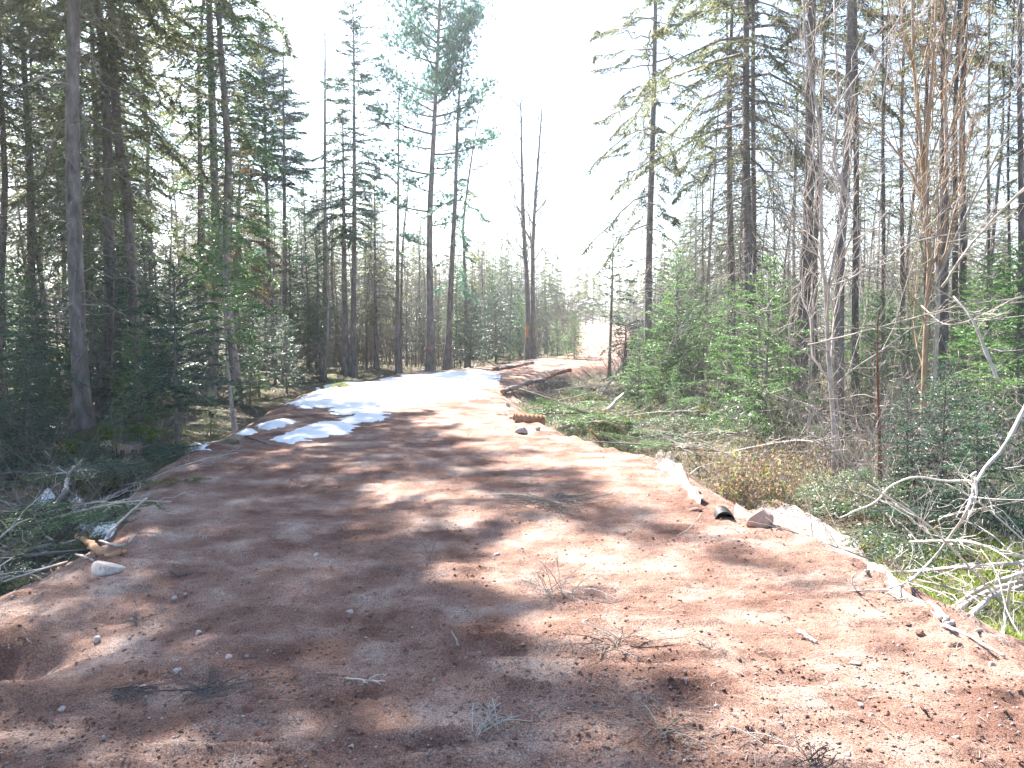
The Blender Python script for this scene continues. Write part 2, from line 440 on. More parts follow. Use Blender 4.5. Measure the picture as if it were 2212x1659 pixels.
def snow_patch(outline, label, thick=.05, seed=0, ragged=.6):
    """outline: photograph points round the patch; thin melting edge"""
    W = np.array([ground_at(*p)[:2] for p in outline])
    W = np.concatenate([W, W[:1]])
    lo, hi = W.min(0) - .1, W.max(0) + .1
    ext = hi - lo
    n = 150 if max(ext) > 2 else 40
    xs = np.linspace(lo[0], hi[0], max(12, int(n * min(1, ext[0] / max(ext))) + 8)); ys = np.linspace(lo[1], hi[1], max(12, int(n * min(1, ext[1] / max(ext))) + 8))
    Y, X = np.meshgrid(ys, xs, indexing='ij')
    P = np.stack([X, Y], -1)
    inside = np.zeros(X.shape, bool); dist = np.full(X.shape, 1e9)
    for a, b in zip(W[:-1], W[1:]):
        ab = b - a; t = np.clip(((P - a) @ ab) / max(ab @ ab, 1e-9), 0, 1)
        dist = np.minimum(dist, np.linalg.norm(P - a - t[..., None] * ab, axis=-1))
        c = (a[1] > Y) != (b[1] > Y)
        with np.errstate(divide='ignore', invalid='ignore'):
            xi = (b[0] - a[0]) * (Y - a[1]) / (b[1] - a[1] + 1e-12) + a[0]
        inside ^= c & (X < xi)
    sd = np.where(inside, dist, -dist)
    sc = min(.5, .25 * min(ext))
    sd = sd / sc + ragged * 2 * fbm(X * 3.2 / max(.3, sc * 2), Y * 3.2 / max(.3, sc * 2), 3, seed)
    t = thick * .8 * np.clip(sd * 1.1, -1, 1)
    t = np.where(t > 0, (np.clip(t / thick, 0, 1)) ** .7 * thick, t)
    Z = hgt(X, Y, False) + .012 + t + .012 * fbm(X * 4, Y * 4, 3, seed + 3)
    keep = (sd[:-1, :-1] > -.35)
    V = np.stack([X, Y, Z], -1).reshape(-1, 3); nc = X.shape[1]
    i = (np.arange(X.shape[0] - 1)[:, None] * nc + np.arange(nc - 1)[None])[keep]
    Q = np.stack([i, i + 1, i + nc + 1, i + nc], -1)
    u, inv = np.unique(Q, return_inverse=True)
    c = V[u].mean(0)
    mb = MB(); mb.add(V[u] - c, None, inv.reshape(-1, 4))
    o = link('snow_patch', mb.mesh('snow_patch', 'snow', True)); o.location = c
    tag(o, label, 'snow patch', 'melting snow patches')
snow_patch([(632, 874), (700, 846), (790, 826), (900, 810), (1030, 799), (1075, 810), (1068, 832), (1020, 848), (1000, 866), (930, 868), (850, 880), (790, 897), (740, 893), (700, 880), (650, 882)],
           'broad white snow patch covering the left half of the road at the bend', .035, 1, 1.0)
snow_patch([(735, 905), (790, 897), (840, 893), (820, 908), (760, 915)], 'thin tongue of snow just in front of the broad snow patch', .03, 2, .6)
snow_patch([(600, 948), (660, 925), (700, 912), (750, 912), (765, 925), (735, 940), (680, 945), (630, 958)], 'icy snow patch in the middle of the left wheel track', .035, 3, .5)
snow_patch([(552, 922), (580, 913), (610, 908), (636, 910), (618, 920), (580, 928)], 'small snow strip at the left road edge beside the thin leaning sapling', .05, 4, .3)
snow_patch([(512, 938), (535, 928), (552, 930), (545, 938), (522, 943)], 'tiny snow remnant at the foot of the thin leaning sapling', .04, 5, .3)
snow_patch([(690, 838), (740, 828), (775, 826), (765, 836), (720, 842)], 'narrow snow drift behind the dark mound left of the road bend', .06, 7, .3)
snow_patch([(91, 1072), (105, 1066), (121, 1072), (118, 1079), (100, 1080)], 'small snow scrap among the cut boughs, uppermost of the left cluster', .13, 8, .2)
snow_patch([(71, 1100), (85, 1088), (107, 1088), (110, 1100), (90, 1108)], 'round snow scrap left of the mossy pole in the slash', .15, 9, .2)
snow_patch([(150, 1104), (160, 1088), (185, 1090), (190, 1100), (170, 1110)], 'bright snow scrap right of the mossy pole in the slash', .15, 10, .2)
snow_patch([(160, 1152), (175, 1132), (215, 1130), (250, 1146), (235, 1158), (190, 1160)], 'largest snow patch in the slash behind the orange debarked log', .17, 11, .25)
snow_patch([(210, 1052), (216, 1038), (235, 1036), (236, 1050), (222, 1058)], 'dim bluish snow scrap under the long leaning stick', .15, 12, .2)
snow_patch([(405, 965), (425, 955), (450, 962), (440, 972)], 'thin snow scrap behind the small bright fir at the road edge', .12, 13, .3)

# ------------------------------------------------------------------ conifers
def branch_arrays(base, az, L, rise, droop, npt=6):
    s = np.linspace(0, 1, npt)
    r = L * s * (1 - .08 * s)
    z = rise * L * s - droop * L * s ** 1.7
    w = .06 * L * np.sin(s * 3 + az * 5)
    ca, sa = math.cos(az), math.sin(az)
    return np.stack([base[0] + r * ca - w * sa, base[1] + r * sa + w * ca, base[2] + z], -1)
def foliate(mb, P, L, e, dens, slen, bare=.2, flat=.25, hang=0.15):
    """needle sprays along branch line P: side shoots, each carrying slender needle tufts; e = tuft size factor"""
    ns = max(5, int(L * dens * 1.5))
    s = bare + (1 - bare) * (np.arange(ns) + rng.random(ns)) / ns
    f = s * (len(P) - 1); i = np.minimum(f.astype(int), len(P) - 2); f = (f - i)[:, None]
    B = P[i] * (1 - f) + P[i + 1] * f
    T = P[i + 1] - P[i]; T /= np.linalg.norm(T, axis=1)[:, None]
    up = np.array([0, 0, 1.]); S = np.cross(T, up); S /= np.maximum(np.linalg.norm(S, axis=1), 1e-6)[:, None]
    sg = np.where(np.arange(ns) % 2, 1, -1)[:, None]
    D = T * (.75 + .2 * rng.random((ns, 1))) + S * sg * (.75 + .3 * rng.random((ns, 1))) - up * hang * (.5 + rng.random((ns, 1))) + .15 * rng.normal(size=(ns, 3)) * flat
    D /= np.linalg.norm(D, axis=1)[:, None]
    sl = slen * L * (1.05 - s) * (.6 + .7 * rng.random(ns)) + .05 * e
    m = max(4, int(slen * L * .55 / (.019 * e)) + 2)
    m = min(m, 12)
    t = (np.arange(m)[None] + rng.random((ns, m))) / m
    base = B[:, None] + D[:, None] * (sl[:, None] * t)[..., None]
    N = np.cross(D, S * sg); 
    perp = np.cross(D, up); perp /= np.maximum(np.linalg.norm(perp, axis=1), 1e-6)[:, None]
    sgn = np.where(rng.random((ns, m)) < .5, 1, -1)[..., None]
    ed = D[:, None] * .85 + perp[:, None] * sgn * .5 + up * (.12 * rng.normal(size=(ns, m, 1)))
    ed = ed + .18 * rng.normal(size=ed.shape)
    el = (.055 * e * (.7 + .6 * rng.random((ns, m))))[..., None]
    base = base.reshape(-1, 3); ed = (ed * el).reshape(-1, 3)
    side = np.tile(up, (len(base), 1)) + .5 * rng.normal(size=(len(base), 3))
    mb.spikes(base, ed, .021 * e * (.7 + .6 * rng.random(len(base))), side)
    # needles right along the main line
    k = max(6, int(L / (.015 * e)))
    s = bare + (1 - bare) * rng.random(k); f = s * (len(P) - 1); i = np.minimum(f.astype(int), len(P) - 2); f = (f - i)[:, None]
    B = P[i] * (1 - f) + P[i + 1] * f; T = P[i + 1] - P[i]; T /= np.linalg.norm(T, axis=1)[:, None]
    ed = (T * .7 + .6 * rng.normal(size=(k, 3))); ed *= .05 * e / np.linalg.norm(ed, axis=1)[:, None]
    mb.spikes(B, ed, .016 * e)
def along(path, z):
    """point of a trunk path at local height z"""
    return np.array([np.interp(z, path[:, 2], path[:, 0]), np.interp(z, path[:, 2], path[:, 1]), z])
def trunk_mesh(path, r0, H, k=10, wob=.0, flare=.5, top=.12):
    z = path[:, 2]; t = np.clip(z / H, 0, 1)
    r = r0 * (1 - t * (1 - top)) ** .85 + r0 * flare * np.exp(-np.clip(z, 0, 9) / .28)
    mb = MB(); n0 = mb.n
    V = mb.tube(path, r, k)
    v = mb.v[0]; m = len(path) * k
    ang = np.tile(np.arange(k), len(path)); zz = np.repeat(z, k)
    w = 1 + .10 * fbm(ang * 1.3, zz * 1.5, 3, int(r0 * 1e4) % 97) + .35 * np.exp(-np.clip(zz, 0, 9) / .22) * np.cos(ang * 2 * math.pi / k * 3 + r0 * 50)
    c = np.repeat(path, k, 0)
    v[:m] = c + (v[:m] - c) * w[:, None]
    return mb
def dead_branches(mb, path, r0, z0, z1, n, L, droop=.35, twigs=7, thick=1.0, seedup=0.0):
    for _ in range(n):
        z = z0 + (z1 - z0) * rng.random(); az = rng.random() * 6.283
        l = L * (.35 + .75 * rng.random())
        P = branch_arrays(along(path, z), az, l, seedup + .35 * (rng.random() - .35), droop * (.4 + rng.random()), 6)
        P[1:-1] += .045 * l * rng.normal(size=(4, 3))
        mb.tube(P, np.linspace(.011, .0035, 6) * thick, 3, False)
        k = max(3, int(twigs * l)); f = .25 + .74 * rng.random(k); i = np.minimum((f * 5).astype(int), 4); g = (f * 5 - i)[:, None]
        B = P[i] * (1 - g) + P[i + 1] * g; T = P[i + 1] - P[i]; T /= np.linalg.norm(T, axis=1)[:, None]
        D = T * .7 + rng.normal(size=(k, 3)) * .55 - np.array([0, 0, .25]); D *= (.10 + .28 * rng.random((k, 1))) * min(1, l)
        mb.spikes(B, D, .009 * thick)
def conifer_meshes(path, r0, H, c0, Lb, e=1.5, nb=70, shape=1.0, rise=.1, droop=.45, dens=14, slen=.32, dead=(0, 0, 0, 0), bare=.2, gaps=.0,
                   top=.08, leaves='needles_green', bark='bark', k=10, one_side=None, hang=.15, flare=.5, clump=0, dthick=1.0, ddroop=.35):
    t = trunk_mesh(path, r0, H, k, flare=flare, top=top)
    fol = MB(); wood = MB()
    zz = c0 + (H - c0) * (np.arange(nb) + rng.random(nb)) / nb
    for j, z in enumerate(zz):
        u = (H - z) / max(H - c0, .01)
        if gaps and rng.random() < gaps: continue
        L = Lb * (u ** shape) * (.38 + .85 * rng.random() ** .8) * (1 if u < .8 else 1 - .35 * (u - .8) / .2) + .10 * Lb * .6
        az = j * 2.4 + rng.random() * .9
        if one_side is not None and math.cos(az - one_side) < -.1 and rng.random() < .55: L *= .55
        if clump: L *= .55 + clump * vnoise(z * 1.7, 3.1 * math.cos(az), 77)
        P = branch_arrays(along(path, z), az, L, rise + .45 * (1 - u), droop * (.4 + .9 * u) * (.45 + 1.1 * rng.random()))
        P[2:] += .045 * L * rng.normal(size=(4, 3)) * [1, 1, .7]
        foliate(fol, P, L, e, dens, slen, bare, hang=hang)
        wood.tube(P, np.linspace(.004 + .012 * L, .003, 6), 3, False)
    dm = MB()
    if dead[0]:
        dead_branches(dm, path, r0, dead[1], dead[2], dead[0], dead[3], ddroop, 8, dthick)
    out = {'trunk': t.mesh('trunk', bark, True), 'crown': fol.mesh('crown', leaves)}
    out['limbwork'] = wood.mesh('limbwork', bark)
    if dead[0]: out['dead_twigwork'] = dm.mesh('dead_twigwork', 'dead_twig')
    return out
def assemble(name, meshes, loc, rz=0):
    o = empty(name, loc, rz)
    tr = link('trunk', meshes['trunk'], o)
    if 'crown' in meshes and len(meshes['crown'].polygons):
        c = link('crown', meshes['crown'], o)
        if 'limbwork' in meshes: link('limbwork', meshes['limbwork'], c)['kind'] = 'stuff'
    if 'dead_twigwork' in meshes:
        link('dead_twigwork', meshes['dead_twigwork'], tr)['kind'] = 'stuff'
    return o
def wobbly(H, n=14, amp=.05, lean=(0, 0), seed=0):
    z = np.linspace(-.25, H, n)
    x = amp * (vnoise(z * .35, z * 0 + seed, 3) - .5) * 2 + lean[0] * np.clip(z, 0, 99)
    y = amp * (vnoise(z * .35, z * 0 + seed + 50, 4) - .5) * 2 + lean[1] * np.clip(z, 0, 99)
    x -= np.interp(0, z, x); y -= np.interp(0, z, y)
    return np.stack([x, y, z], -1)
def photo_path(pts, Y, H, amp=.02):
    """pts: photograph points of the trunk from base to top. returns base position and local path"""
    W = np.array([at_depth(px, py, Y) for px, py in pts])
    d0 = (W[0] - W[1]) / max(W[1][2] - W[0][2], .1)
    g = gz(W[0][0], Y)
    b = W[0] + d0 * (W[0][2] - g)
    d1 = (W[-1] - W[-2]) / (W[-1][2] - W[-2][2])
    tz = g + H
    pts3 = [b] + [w for w in W if g + .3 < w[2] < tz - .1]
    t = pts3[-1] + d1 * (tz - pts3[-1][2]); t[1] = Y
    pts3.append(t)
    P = bez(pts3, 18)
    P[:, 1] += amp * np.sin(P[:, 2] * 1.3)
    P = P - b
    P = np.concatenate([[P[0] - (P[1] - P[0]) * (.25 / max(P[1][2], .05))], P])
    P = P[np.argsort(P[:, 2])]
    return (b[0], Y, g), P
def wpx(w, Y): return w / F_PX * Y * .5
# ------------------------------------------------------------------ bare broadleaf wood
def grow(mb, P, r, level, opt):
    """P: line of this stem, r: radii; adds it and its forks"""
    mb.tube(P, r, opt['k'][level], level == 0)
    if level >= opt['levels']: 
        return
    L = np.linalg.norm(np.diff(P, axis=0), axis=1).sum()
    n = max(2, int(opt['n'][level] * L * (.8 + .4 * rng.random())))
    for j in range(n):
        f = opt['from'][level] + (1 - opt['from'][level]) * (j + rng.random()) / n
        g = min(f, .999) * (len(P) - 1); i = int(g); g -= i
        b = P[i] * (1 - g) + P[i + 1] * g; T = P[i + 1] - P[i]; T = T / np.linalg.norm(T)
        az = rng.random() * 6.283
        s = np.array([math.cos(az), math.sin(az), 0]); s -= T * (s @ T); s /= max(np.linalg.norm(s), 1e-6)
        an = opt['angle'] * (.6 + .8 * rng.random())
        D = T * math.cos(an) + s * math.sin(an)
        l = opt['len'][level] * (1.15 - .75 * f) * (.5 + rng.random())
        m = 5 if level < 2 else 3
        q = np.linspace(0, 1, m)[:, None]
        Pn = b + D * l * q + np.array([0, 0, opt['lift']]) * l * q ** 2 + np.concatenate([[[0, 0, 0]], .045 * l * rng.normal(size=(m - 1, 3))])
        rr = min(r[i] * .6, opt['r'][level])
        grow(mb, Pn, np.linspace(rr, max(rr * .3, opt['rmin']), m), level + 1, opt)
    if level == opt['levels'] - 1 and opt.get('spk'):
        pass
BARE = dict(k=[8, 4, 3, 3], levels=3, n=[2.2, 3.0, 4.0], angle=.75, len=[1.3, .6, .28], lift=.25, r=[.022, .009, .005], rmin=.0028)
BARE['from'] = [.22, .15, .1]
def bare_tree_meshes(path, r0, H, opt=BARE, bark='bark_pale', twig=None, flare=.3):
    t = trunk_mesh(path, r0, H, 8, flare=flare, top=.15)
    cr = MB(); q = path[path[:, 2] >= 0]
    rr = r0 * (1 - np.clip(q[:, 2] / H, 0, 1) * .85)
    o2 = dict(opt)
    sub = MB()
    grow(sub, q, rr, 0, o2)
    # drop the trunk copy that grow() added first
    m = len(q) * o2['k'][0] + 2
    nv = sub.v[0].shape[0]; sub.v = sub.v[1:]; sub.n -= nv
    sub.t = [a - nv for a in sub.t[1:]]; sub.q = [a - nv for a in sub.q[1:]]
    return {'trunk': t.mesh('trunk', bark, True), 'crown': sub.mesh('crown', twig or bark)}

# ------------------------------------------------------------------ trees picked out one by one, left of the road
GL = 'tall conifers standing left of the road'
def place_conifer(name, label, cat, pts, Y, w, H, c0f, Lb, group=None, **kw):
    loc, P = photo_path(pts, Y, H)
    m = conifer_meshes(P, wpx(w, Y), H, c0f * H, Lb, **kw)
    o = assemble(name, m, loc)
    tag(o, label, cat, group)
    return o
def place_bare(name, label, cat, pts, Y, w, H, group=None, opt=BARE, **kw):
    loc, P = photo_path(pts, Y, H)
    m = bare_tree_meshes(P, wpx(w, Y), H, opt, **kw)
    o = assemble(name, m, loc)
    tag(o, label, cat, group)
    return o
place_conifer('spruce_tree', 'thickest grey trunk at left, flared reddish foot beside a moss mound', 'tree', [(187, 950), (172, 800), (165, 640), (160, 400), (156, 200), (158, 0)],
              12.6, 35, 17.5, .40, 2.9, GL, e=1.7, nb=150, leaves='needles_olive', dead=(60, 1.2, 9, 1.9), k=16, flare=.7, ddroop=.5)
place_conifer('spruce_tree', 'grey leaning trunk that curves left as it rises, second from the thickest left trunk', 'tree', [(296, 850), (287, 640), (276, 430), (262, 350), (246, 200), (240, 0)],
              16, 24, 17, .42, 2.5, GL, e=1.8, nb=110, leaves='needles_olive', dead=(55, 1.5, 8.5, 1.8), k=12)
place_conifer('spruce_tree', 'straight purplish trunk at the left edge of the sky gap', 'tree', [(456, 836), (468, 640), (466, 480), (460, 300), (452, 0)],
              20, 22, 19, .42, 2.3, GL, e=1.9, nb=70, leaves='needles_olive', dead=(60, 1.5, 9, 1.8), k=12)
place_conifer('spruce_tree', 'slim dark trunk under an ochre green crown, left of the dense blue fir', 'tree', [(511, 790), (512, 560), (520, 330), (521, 300)],
              27, 14, 8.6, .36, 1.9, GL, e=1.8, nb=95, leaves='needles_brown', dead=(40, 1, 4, 1.2))
place_conifer('fir_tree', 'dense dark blue green pointed fir against the sky, left of the bare poles', 'tree', [(592, 790), (588, 690), (580, 550), (572, 250), (566, 120)],
              31, 12, 13.0, .54, 2.2, GL, e=1.9, nb=150, shape=.8, dens=18, slen=.38, leaves='needles_dark', dead=(40, 2, 7.5, 1.3), droop=.25, rise=.25)
place_conifer('snag_tree', 'half bare pole with thin foliage on its right side, right of the dense blue fir', 'tree', [(619, 790), (616, 690), (614, 400), (611, 80)],
              30, 12, 13.0, .35, 1.5, GL, e=2, nb=42, shape=.5, gaps=.35, leaves='needles_blue', dead=(40, 1, 12.6, .9), one_side=0.0)
place_conifer('dead_spruce', 'tall bare pole with a needle thin top, left of the slender spiky fir', 'tree', [(703, 790), (702, 500), (702, 35)],
              30, 11, 14.0, .99, .2, GL, e=2, nb=3, dead=(90, 1, 13.6, .9), bark='bark')
place_conifer('spruce_tree', 'thick rough trunk close against the slender spiky fir', 'tree', [(747, 797), (744, 600), (741, 300), (740, 250)],
              29.5, 15, 9.6, .5, 1.3, GL, e=2, nb=45, gaps=.2, leaves='needles_olive', dead=(40, 1, 6, 1.2))
place_conifer('fir_tree', 'slender spiky fir with a narrow clumpy crown, tallest left of the white pine', 'tree', [(762, 802), (765, 500), (765, 200), (763, 22)],
              29.5, 14, 13.4, .36, 1.6, GL, e=1.8, nb=110, shape=.55, dens=20, slen=.40, gaps=.2, leaves='needles_dark', dead=(40, 1, 6, 1.1), clump=1.0, droop=.35)
place_conifer('fir_tree', 'smaller olive crowned fir just right of the slender spiky fir', 'tree', [(812, 785), (810, 553), (808, 360)],
              31, 9, 7.6, .22, 1.5, GL, e=1.8, nb=85, gaps=.15, leaves='needles_olive', dead=(30, .6, 4, 1))
place_conifer('dead_spruce', 'bare dark snag left of the white pine, top broken off high', 'tree', [(859, 793), (859, 553), (862, 185)],
              30, 11, 10.6, .3, .9, GL, e=2, nb=16, gaps=.3, leaves='needles_green', dead=(70, 1, 10, 1.3))
place_bare('leaning_snag', 'thin bare stem leaning to the right between the bare snag and the white pine', 'tree', [(866, 740), (870, 533), (893, 350), (896, 320)],
           31, 8, 7.6, GL, bark='bark', twig='dead_twig')
place_conifer('spruce_tree', 'dark leaning trunk with scattered foliage clumps right of the white pine', 'tree', [(966, 800), (977, 553), (983, 433), (990, 233), (1001, 120)],
              29, 15, 12.2, .25, 1.6, GL, e=1.7, nb=38, gaps=.25, shape=.4, leaves='needles_blue', dead=(60, 1, 12, 1.3))
place_conifer('dead_spruce', 'dark bare trunk that leans right, third trunk right of the white pine', 'tree', [(1007, 783), (1003, 553), (1001, 480), (1020, 333), (1040, 217)],
              33, 9, 11.4, .3, 1.2, GL, e=2, nb=18, gaps=.3, shape=.4, leaves='needles_olive', dead=(60, 1, 11, 1.3))
# the white pine: sweeping limbs that carry brushes of needles
def white_pine():
    Y = 29.0
    loc, P = photo_path([(930, 798), (928, 500), (933, 367), (940, 233), (950, 0)], Y, 15.0)
    H = 15.0
    t = trunk_mesh(P, wpx(17, Y), H, 12, flare=.35, top=.15)
    fol, wood, dm = MB(), MB(), MB()
    limbs = [(4.7, 3.3, .9), (5.4, .2, 1.0), (5.9, 3.0, 2.1), (6.1, .0, 1.1), (6.6, 3.6, 1.0), (7.2, 3.2, 2.1), (7.4, .3, 1.1), (7.9, .1, 2.3), (8.1, 2.6, 1.4), (8.6, 3.2, 2.2), (8.9, -.2, 1.3)]
    z = 9.2
    while z < H - .3:
        for a in range(3):
            limbs.append((z + .2 * rng.random(), rng.random() * 6.283, (.3 + 2.3 * (H - z) / 5.8) * (.6 + .5 * rng.random())))
        z += .36
    for z, az, L in limbs:
        base = along(P, z)
        s = np.linspace(0, 1, 7)
        u = (H - z) / 7
        r = L * s; zz = L * ((.06 + .55 * max(0, 1 - u)) * s + .30 * s ** 2.2)
        bend = .08 * L * np.sin(s * 3)
        B = np.stack([base[0] + r * math.cos(az) - bend * math.sin(az), base[1] + r * math.sin(az) + bend * math.cos(az), base[2] + zz], -1)
        wood.tube(B, np.linspace(.018 + .012 * L, .005, 7), 4, False)
        n = int(46 * L)
        f = .28 + .72 * rng.random(n) ** .8; g = f * 6; i = np.minimum(g.astype(int), 5); g = (g - i)[:, None]
        C = B[i] * (1 - g) + B[i + 1] * g; T = B[i + 1] - B[i]; T /= np.linalg.norm(T, axis=1)[:, None]
        C = C + rng.normal(size=(n, 3)) * np.array([.17, .17, .09]) * min(L, 1.4) + np.array([0, 0, .05])
        m = 11
        D = T[:, None] * .55 + rng.normal(size=(n, m, 3)) * .5 + np.array([0, 0, .35])
        D /= np.linalg.norm(D, axis=2)[..., None]; D *= .13 + .07 * rng.random((n, m, 1))
        fol.spikes(np.repeat(C, m, 0), D.reshape(-1, 3), .028)
    dead_branches(dm, P, .1, 1.5, 6, 14, 1.2, .3, 6)
    o = assemble('white_pine', {'trunk': t.mesh('trunk', 'bark', True), 'crown': fol.mesh('crown', 'needles_blue'), 'limbwork': wood.mesh('limbwork', 'bark'),
                                'dead_twigwork': dm.mesh('dead_twigwork', 'dead_twig')}, loc)
    tag(o, 'tall white pine with upswept blue green limbs, pink tape round its trunk', 'tree', GL)
    tr = [c for c in o.children if c.name.startswith('trunk')][0]
    zt = at_depth(928, 751, Y)[2] - loc[2]
    mb = MB(); c = along(P, zt); ring = np.array([c + [0, 0, -.035], c + [0, 0, .035]])
    mb.tube(ring, wpx(18, Y), 12, False)
    link('flagging_tape', mb.mesh('flagging_tape', 'pink_tape'), tr)
white_pine()
# bare twins with the orange blaze
tw = place_bare('bare_twin_trunk', 'left of two tall bare grey trunks at the bend, marked with an orange paint blaze', 'tree', [(1142, 770), (1138, 600), (1133, 533), (1128, 380), (1125, 233)],
                38, 13, 11.8, 'pair of bare trunks at the road bend', bark='bark', twig='dead_twig', opt=dict(BARE, n=[2.0, 2.6, 3], len=[1.9, .7, .3], r=[.03, .014, .008], rmin=.006))
place_bare('bare_twin_trunk', 'right of two tall bare grey trunks at the bend, leaning slightly right at the top', 'tree', [(1151, 770), (1151, 553), (1155, 450), (1163, 340), (1171, 230)],
           38.2, 12, 11.8, 'pair of bare trunks at the road bend', bark='bark', twig='dead_twig', opt=dict(BARE, n=[2.0, 2.6, 3], len=[2.1, .7, .3], r=[.03, .014, .008], rmin=.006))
place_bare('bare_pole', 'thin short pole squeezed behind the two tall bare trunks at the bend', 'tree', [(1157, 765), (1147, 533), (1138, 370)],
           38.9, 6, 8.5, bark='bark', twig='dead_twig', opt=dict(BARE, n=[1, 2, 2]))
_m = MB(); _z = at_depth(1140, 716, 37.8)
_bx = [(x, y, z) for z in (-.28, 0, .28) for (x, y) in ((-.08, -.06), (-.03, -.15), (.03, -.15), (.08, -.06))]
_m.add(_bx, None, [(4 * a + b, 4 * a + b + 1, 4 * a + b + 5, 4 * a + b + 4) for a in range(2) for b in range(3)])
_tr = [c for c in tw.children if c.name.startswith('trunk')][0]
_o = link('paint_blaze', _m.mesh('paint_blaze', 'orange_paint'), _tr)
_o.location = (at_depth(1139, 716, 38)[0] - tw.location[0], 0, _z[2] - tw.location[2])

# ------------------------------------------------------------------ trees picked out one by one, right of the road
GR = 'tall conifers standing right of the road'
place_conifer('spruce_tree', 'tall sparse spruce right of the sky gap, long drooping limbs reaching over the road', 'tree', [(1402, 833), (1400, 720), (1402, 533), (1410, 300), (1416, 0)],
              22.5, 18, 15.5, .28, 2.35, GR, e=1.4, nb=110, shape=.35, rise=-.10, droop=.38, dens=12, slen=.26, gaps=.12, leaves='needles_olive', dead=(70, 1.8, 7, 1.9), bare=.42, hang=.5, one_side=math.pi, ddroop=.7)
place_conifer('spruce_tree', 'grey trunk third right of the sky gap, olive boughs across its upper part', 'tree', [(1622, 860), (1618, 670), (1615, 550), (1612, 266), (1612, 0)],
              17.5, 22, 15, .36, 2.9, GR, e=1.5, nb=85, shape=.4, rise=-.05, droop=.4, gaps=.15, leaves='needles_olive', dead=(210, 1.4, 7.5, 2.4), bare=.35, hang=.5, ddroop=.8, k=12)
place_conifer('spruce_tree', 'dark trunk pressed close behind the grey trunk with olive boughs', 'tree', [(1630, 830), (1628, 670), (1628, 400), (1626, 0)],
              19, 14, 15, .5, 1.8, GR, e=1.8, nb=40, gaps=.2, leaves='needles_olive', dead=(50, 1.6, 7, 1.7), bark='bark_dark')
place_conifer('spruce_tree', 'slimmer dark trunk between the sparse roadside spruce and the grey trunk', 'tree', [(1574, 800), (1575, 700), (1575, 550), (1573, 300), (1570, 0)],
              24, 11, 15, .45, 1.8, GR, e=1.9, nb=45, gaps=.2, leaves='needles_olive', dead=(130, 1.2, 9, 2.2), ddroop=.8)
place_conifer('spruce_tree', 'stout dark trunk with a bright lit left edge, behind the pale smooth sapling', 'tree', [(1730, 900), (1735, 696), (1742, 550), (1750, 300), (1754, 0)],
              15, 27, 16, .52, 2.0, GR, e=1.6, nb=46, gaps=.2, leaves='needles_olive', dead=(60, 1.8, 8, 1.7), k=14, bark='bark_dark', ddroop=.4)
place_conifer('spruce_tree', 'stout grey trunk just right of the pale smooth sapling', 'tree', [(1810, 960), (1812, 820), (1814, 553), (1824, 420), (1834, 250), (1838, 0)],
              14, 24, 16, .55, 2.0, GR, e=1.6, nb=40, gaps=.2, leaves='needles_olive', dead=(60, 1.5, 8, 1.6), k=14, ddroop=.4)
place_conifer('spruce_tree', 'dark trunk behind and right of the stout grey trunk', 'tree', [(1848, 850), (1848, 700), (1848, 550), (1850, 300), (1846, 0)],
              18, 16, 15, .55, 1.8, GR, e=1.8, nb=40, gaps=.3, leaves='needles_olive', dead=(60, 1.8, 8, 1.7), bark='bark_dark')
for i, (px, Y, w, lab) in enumerate([(1908, 22, 10, 'thin dark trunk right of the snapped reddish sapling'), (1950, 21, 11, 'dark straight trunk left of the tan many stemmed tree'),
                                     (2003, 19, 14, 'dark trunk hidden behind the tan many stemmed tree'), (2040, 16, 20, 'broad dark trunk just right of the tan many stemmed tree'),
                                     (2063, 18, 15, 'dark trunk second right of the tan many stemmed tree'), (2080, 17, 18, 'dark trunk third right of the tan many stemmed tree, tilting right'),
                                     (2134, 22, 9, 'thin dead trunk with a sky gap on its left, near the right edge'), (2181, 21, 8, 'thinnest dead trunk near the right edge'),
                                     (2206, 15, 15, 'dark trunk cut by the right edge of the picture')]):
    place_conifer('spruce_tree', lab, 'tree', [(px, 900), (px, 690), (px + R.uniform(-3, 5), 300), (px + R.uniform(-4, 12), 0)], Y, w, 14 + R.random() * 2, .55, 1.7, GR,
                  e=1.9, nb=34, gaps=.3, leaves='needles_olive', dead=(55, 1.5, 10, 1.5), bark='bark_dark', ddroop=.3)
place_conifer('fir_tree', 'slender young fir with thin layered boughs standing alone in the road view', 'tree', [(1316, 810), (1320, 690), (1323, 570), (1325, 460)],
              25, 8, 5.0, .35, .95, None, e=1.6, nb=46, shape=.6, gaps=.2, droop=.2, rise=.1, leaves='needles_dark', dead=(20, .4, 2, .5))
place_conifer('fir_tree', 'dark umbrella shaped young spruce beside the slender lone fir', 'tree', [(1350, 790), (1352, 740), (1352, 700)],
              24.5, 11, 1.75, .50, .75, None, e=1.4, nb=34, shape=.25, droop=.35, leaves='needles_dark', dead=(8, .3, .8, .4), bark='bark_red')
